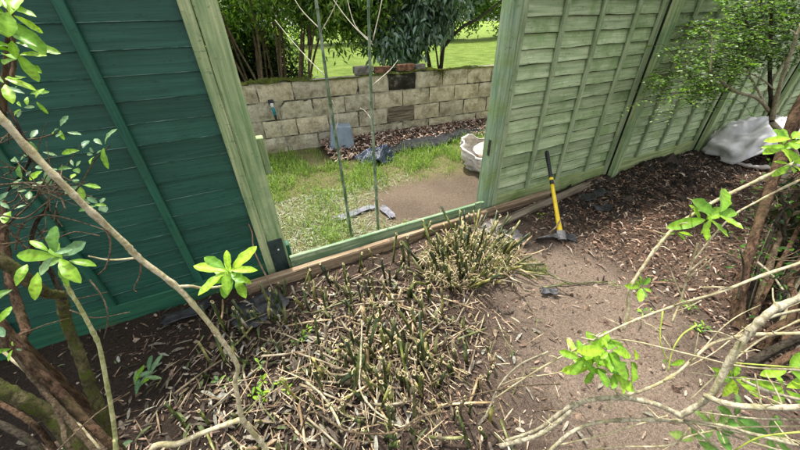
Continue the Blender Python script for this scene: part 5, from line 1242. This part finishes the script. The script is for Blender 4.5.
# --- left: mossy old shrub with trunks, twigs and small leaves
b8 = (-1.15, 1.15, 0.0)
os_ = thing('old_shrub', 'mossy multi-stemmed old shrub with tangled twigs at the left edge', 'shrub', b8)
for k, (P, r_, m_) in enumerate((
    ([(-0.833,1.056,0.185),(-0.804,1.072,0.334),(-0.790,1.111,0.471),(-0.771,1.151,0.611),(-0.755,1.181,0.735),(-0.719,1.192,0.847)], [0.026, 0.024, 0.022, 0.021, 0.020, 0.019], BARK_MOSS),
    ([(-0.716,1.190,0.846),(-0.730,1.165,0.876),(-0.736,1.154,0.929),(-0.743,1.152,0.995),(-0.766,1.156,1.059),(-0.795,1.161,1.119)], [0.019, 0.021, 0.022, 0.022, 0.024, 0.026], BARK_MOSS),
    ([(-0.772,0.958,0.235),(-0.826,1.037,0.382),(-0.865,1.105,0.522),(-0.889,1.147,0.638),(-0.908,1.191,0.742),(-0.920,1.221,0.865)], [0.016, 0.019, 0.021, 0.022, 0.022, 0.022], BARK_RED),
    ([(-0.793,0.921,0.262),(-0.843,1.015,0.413),(-0.885,1.093,0.531),(-0.906,1.150,0.668),(-0.929,1.194,0.787)], [0.011, 0.011], BARK_TAN),
    ([(-0.933,1.036,0.147),(-0.967,1.132,0.349),(-1.014,1.173,0.466),(-1.080,1.214,0.571)], [0.030, 0.030, 0.031, 0.032], BARK_MOSS),
    ([(-0.978,1.293,0.563),(-0.970,1.341,0.634),(-0.973,1.401,0.715),(-0.976,1.461,0.796),(-0.958,1.546,0.925),(-0.925,1.624,1.054)], [0.020, 0.016], BARK_RED),
    ([(-0.599,1.256,1.395),(-0.544,1.260,1.490),(-0.496,1.274,1.578),(-0.447,1.301,1.683)], [0.009, 0.008], BARK_RED),
    ([(-0.514,1.223,1.497),(-0.497,1.244,1.535),(-0.476,1.267,1.599)], [0.006, 0.005], BARK_RED),
    ([(-0.808,0.897,0.400),(-0.822,0.965,0.485),(-0.830,1.020,0.556)], [0.009, 0.007], BARK_TAN),
    ([(-0.929,1.067,0.102),(-0.988,1.196,0.296),(-1.021,1.280,0.481),(-1.071,1.347,0.615)], [0.010, 0.009], BARK_RED),
    ([(-0.873,1.040,0.101),(-0.936,1.191,0.322),(-0.976,1.282,0.513),(-1.031,1.383,0.690)], [0.009, 0.007], BARK_TAN),
    ([(-0.979,1.044,0.220),(-1.025,1.137,0.318),(-1.097,1.215,0.378),(-1.177,1.286,0.426)], [0.012, 0.010], BARK_RED),
    ([(-0.945,0.980,0.336),(-0.982,1.037,0.391),(-1.035,1.089,0.427),(-1.091,1.133,0.452)], [0.016, 0.014], BARK_DARK),
    ([(-0.798,0.951,0.299),(-0.865,1.068,0.435),(-0.924,1.155,0.554),(-0.979,1.225,0.652)], [0.007, 0.006], BARK_PALE),
    ([(-0.977,1.178,0.169),(-1.079,1.275,0.291),(-1.157,1.327,0.385)], [0.010, 0.010], BARK_DARK),
    ([(-0.715,1.177,0.829),(-0.718,1.224,0.928),(-0.725,1.233,1.009),(-0.682,1.243,1.086),(-0.605,1.214,1.152)], [0.010, 0.006], BARK_DARK),
    ([(-0.621,1.368,1.444),(-0.609,1.322,1.353),(-0.625,1.308,1.268),(-0.777,1.356,1.145)], [0.006, 0.004], BARK_DARK))):
    P = list(P)
    if k in (0, 2, 3, 4, 8): q = P[0]; P = [(q[0] + 0.02, q[1] - 0.06, -0.05)] + P
    if k == 5: q = P[0]; P = [(q[0], q[1], -0.05)] + P
    r2 = ([r_[0]] + list(r_)) if len(r_) > 2 and len(P) == len(r_) + 1 else r_
    tube('stem', P, r2, m_, os_, b8, 16, 10, 0.04, 40 + k, 0.10, 0.15, 0.76)
tw = []
hand = ([(-0.688,1.242,1.227),(-0.596,1.200,1.229),(-0.540,1.152,1.199),(-0.488,1.139,1.215),(-0.414,1.131,1.288),(-0.357,1.106,1.327)], [(-0.710,1.199,1.154),(-0.647,1.164,1.146),(-0.569,1.157,1.187),(-0.510,1.146,1.210)], [(-0.636,1.350,1.319),(-0.580,1.327,1.323),(-0.510,1.281,1.342)],
        [(-0.761,1.244,1.091),(-0.646,1.215,1.163),(-0.538,1.186,1.247),(-0.523,1.184,1.254)], [(-0.736,1.194,1.040),(-0.697,1.222,1.103),(-0.613,1.181,1.137),(-0.508,1.089,1.133),(-0.437,1.037,1.107)], [(-0.613,1.181,1.137),(-0.578,1.190,1.191),(-0.587,1.225,1.233)],
        [(-0.699,1.141,0.808),(-0.624,1.081,0.792),(-0.504,1.019,0.821)], [(-0.684,1.154,0.836),(-0.581,1.075,0.884),(-0.530,1.040,0.906)], [(-0.583,1.105,0.925),(-0.549,1.038,0.890),(-0.551,1.001,0.837),(-0.590,0.995,0.768)],
        [(-0.586,1.095,1.091),(-0.528,1.081,1.109),(-0.466,1.044,1.098)], [(-0.742,1.281,1.155),(-0.682,1.242,1.176),(-0.645,1.241,1.217)], [(-0.913,1.230,0.700),(-0.810,1.186,0.744),(-0.712,1.139,0.778)], [(-0.740,0.797,0.580),(-0.645,0.844,0.615),(-0.560,0.875,0.622)])
for P in hand: tw.append((P, [0.0028, 0.0014]))
rg = random.Random(2)
hubs = [(-0.697,1.338,1.238),(-0.731,1.370,1.127),(-0.540,1.088,1.244),(-0.611,1.217,1.116),(-0.700,1.203,1.115),(-0.612,1.304,1.267),(-0.527,1.139,1.218),(-0.644,1.084,1.117),(-0.664,1.198,1.070),(-0.719,1.468,1.299),(-0.610,1.371,1.190),(-0.579,1.311,1.135)]
for p in hubs:
    for q in range(4):
        p = np.array(p); d = nrm(np.array([rg.uniform(-1, 1), rg.uniform(-0.6, 0.6), rg.uniform(-1, 1)])) * rg.uniform(0.05, 0.14)
        tw.append(([p - d * 0.4, p + d * 0.3 + np.array([rg.uniform(-.01, .01), 0, rg.uniform(-.01, .02)]), p + d], [0.0020, 0.0008]))
tubes('twigs', tw, BARK_TAN, os_, b8, 5, 4, 0.1)['kind'] = 'stuff'
tips = [(-0.507,1.287,1.352),(-0.496,1.275,1.342),(-0.481,1.171,1.263),(-0.439,1.161,1.313),(-0.410,1.138,1.300),(-0.372,1.113,1.327),(-0.464,1.097,1.173),(-0.614,1.197,1.213),(-0.640,1.290,1.270),(-0.632,1.247,1.234),(-0.666,1.222,1.214),(-0.578,1.279,1.294),(-0.534,1.317,1.429),(-0.549,1.332,1.442),(-0.579,1.356,1.455),(-0.574,1.322,1.411),(-0.503,1.160,1.234),(-0.480,1.141,1.222),(-0.609,1.337,1.318),(-0.698,1.231,1.151),(-0.573,1.233,1.253),(-0.434,1.063,1.182)]
for k, p in enumerate(tips):
    rosette(os_, b8, p, (random.uniform(-.4, .4), -0.6, 0.8), random.choice([2, 3, 3, 4]), random.uniform(0.035, 0.055), LS_MID + LS_PALE, (-0.3, 0.5), 300 + k, 1)
for k, (c, n_, s_, ax) in enumerate((([(-0.429,1.164,1.615)][0], 7, 0.085, (0.35, -0.6, 0.6)), ([(-0.451,1.168,1.570)][0], 7, 0.075, (0.3, -0.5, 0.7)), ([(-0.459,1.159,1.535)][0], 6, 0.065, (0.4, -0.5, 0.7)), ([(-0.519,1.191,1.485)][0], 5, 0.065, (0.3, -0.5, 0.7)), ([(-0.437,1.188,1.642)][0], 5, 0.08, (0.3, -0.5, 0.7)))):
    rosette(os_, b8, c, ax, n_, s_, LS_LIME, (-0.5, 0.5), 400 + k, 2)
for k, (c, n_, s_) in enumerate((([(-0.685,1.018,1.012)][0], 2, 0.075), ([(-0.752,0.990,0.929)][0], 2, 0.05), ([(-0.815,1.051,0.790)][0], 4, 0.03), ([(-0.702,0.952,0.272)][0], 1, 0.05), ([(-0.616,1.015,1.052)][0], 2, 0.07))):
    rosette(os_, b8, c, (0.1, -0.7, 0.7), n_, s_, LS_MID, (-0.3, 0.4), 420 + k, 1)
cloud('crown', ell(60, (-1.75, 1.15, 2.2), (0.55, 0.6, 0.4)), 110, (0.16, 0.16, 0.12), 0.06, 0.03, [(0.08, 0.16, 0.03), (0.12, 0.22, 0.03)], LEAF, os_, b8, 0.3)  # added crown, out of view, that shades the ground on the left

# --- small plants on the soil
def weed(label, x, y, kinds, n, s, seed, group=None):
    t = thing('weed', label, 'weed', (x, y, float(gz(x, y)) - 0.003), 0, group)
    rg = random.Random(seed)
    for k in range(n):
        ax = (rg.uniform(-.4, .4), rg.uniform(-.4, .4), 1)
        rosette(t, (0, 0, 0), (rg.uniform(-1, 1) * s * 0.8, rg.uniform(-1, 1) * s * 0.8, rg.uniform(0.008, 0.05)), ax, rg.choice([3, 4, 5]), s * rg.uniform(0.6, 1.1), kinds, (0.0, 0.7), seed * 7 + k, 1)
    return t
for k, (x, y, n_, s_, lab) in enumerate([(-0.293,1.102,5,0.055,'bushy pale green weed just right of the arching pale stem'),(-0.182,1.076,3,0.04,'weed sprouting among dark stubs right of the pale stem'),(0.011,1.359,4,0.045,'bright weed among the front stubs below the timber'),(-0.058,1.315,3,0.04,'green weed at the foot of the leaning left stubs'),(-0.299,1.246,2,0.05,'pale weed above the bushy one beside the stem'),(1.958,0.542,2,0.04,'small weed on the path under the rhododendron shoot'),(2.252,0.438,4,0.04,'leafy weed patch on soil under the thin stem'),(2.132,0.325,4,0.045,'weed patch at the foot of the reddish trunk'),(2.026,0.809,2,0.03,'tiny weed beside the bare path right of the scraps'),(2.239,1.668,4,0.035,'bright green tuft by the plank near the mattock'),(2.370,0.632,2,0.03,'tiny weed below the lime rosette'),(-0.464,1.247,2,0.05,'pale leaf pair on soil left of the arching stem')]):
    weed(lab, x, y, LS_LIME if k in (0, 1, 2, 9) else LS_MID, n_, s_, 500 + k, 'small weeds on the soil')
n = 500; a = RNG.uniform(0, 6.28, n); q = np.sqrt(RNG.random(n))
x = 1.64 + 0.13 * q * np.cos(a); y = 1.19 + 0.10 * q * np.sin(a)
blades('clump_grass', x, y, gz(x, y) - 0.003, RNG.uniform(0.02, 0.06, n), RNG.uniform(0.002, 0.004, n), pal(n, [(0.20, 0.26, 0.05), (0.14, 0.20, 0.04)]), 0.6, 'short grass fringe at the right foot of the dense tuft')
# fallen bluish bamboo leaves at lower left
t = thing('bamboo_leaf_spray', 'fallen spray of blue-green bamboo leaves on dark soil', 'leaves', (*[(-0.846,1.439)][0], 0.02))
for k in range(9):
    o = put('leaf', LS_PALE[k % 4], t, (random.uniform(-.04, .04), random.uniform(-.04, .04), random.uniform(0.01, 0.05)))
    orient_leaf(o, (random.uniform(-.3, .5), random.uniform(-0.9, 0.9), random.uniform(0, .3)), (random.uniform(-.5, .5), -0.3, 1)); o.scale = (1.2, 0.6, 1)
dl = leaf_set(((0.42, 0.35, 0.24), (0.30, 0.22, 0.14), (0.50, 0.45, 0.34)), 0.1, 0.03, 61)
for k in range(70):
    x = random.gauss(-0.45, 0.28) if k < 34 else random.uniform(-0.9, 3.6); y = random.gauss(1.25, 0.25) if k < 34 else random.uniform(0.0, 1.8)
    o = put('dry_leaf', random.choice(dl), None, (x, y, float(gz(x, y)) + 0.012)); s = random.uniform(0.35, 0.8); o.scale = (s, s, s)
    orient_leaf(o, (math.cos(k), math.sin(k), random.uniform(-.1, .2)), (random.uniform(-.3, .3), random.uniform(-.3, .3), 1))
    tag(o, 'dry curled tan leaf lying on the soil', 'leaf', 'dry leaves on the soil')
# dry curved stalk before the teal panel
t = thing('dry_stalk', 'thin dry curved stalk standing before the teal panel near the post', 'stalk', (-0.13, 1.80, 0.0))
P = [(-0.13, 1.80, 0.0)] + [(-0.181,1.942,0.298),(-0.162,2.002,0.429),(-0.182,2.054,0.525),(-0.239,2.110,0.619)]
tube('stalk', P, [0.006, 0.003], TWIG_TAN, t, (-0.13, 1.80, 0.0), 6, 5, 0.1)
# bent root loops and long thin trailing twigs over the stubble
for k, (P, r_, lab) in enumerate((
    ([(-0.128,0.718,0.229),(-0.063,0.718,0.327),(0.034,0.617,0.287),(0.144,0.554,0.272),(0.224,0.525,0.283),(0.303,0.526,0.298),(0.396,0.512,0.285)], 0.0042, 'pale bent stick curving over the front stubs'),
    ([(-0.064,0.934,0.204),(-0.013,0.842,0.202),(0.016,0.717,0.231),(0.022,0.629,0.259)], 0.005, 'grey stub stick leaning down to the bent stick'),
    ([(0.268,1.059,0.319),(0.204,0.913,0.258),(0.151,0.794,0.205),(0.167,0.685,0.210),(0.206,0.601,0.230)], 0.004, 'thin pale root looping down through the stubs'),
    ([(0.252,0.538,0.227),(0.367,0.526,0.285),(0.533,0.502,0.305),(0.739,0.439,0.315),(0.891,0.370,0.319)], 0.0034, 'long thin straw stem trailing from the stubs to the path'),
    ([(0.568,0.436,0.200),(0.666,0.477,0.321),(0.732,0.463,0.435),(0.779,0.404,0.566)], 0.0042, 'olive curved stick rising from the stubs to the right'))):
    b_ = (P[0][0], P[0][1], P[0][2])
    o = tube('trailing_stick', P, r_, BARK_TAN if k in (0, 3) else BARK_GREY, None, b_, 7, 7, 0.1, 90 + k, 0, 0.2); o.location = b_
    tag(o, lab, 'stick', 'sticks over the stubble')
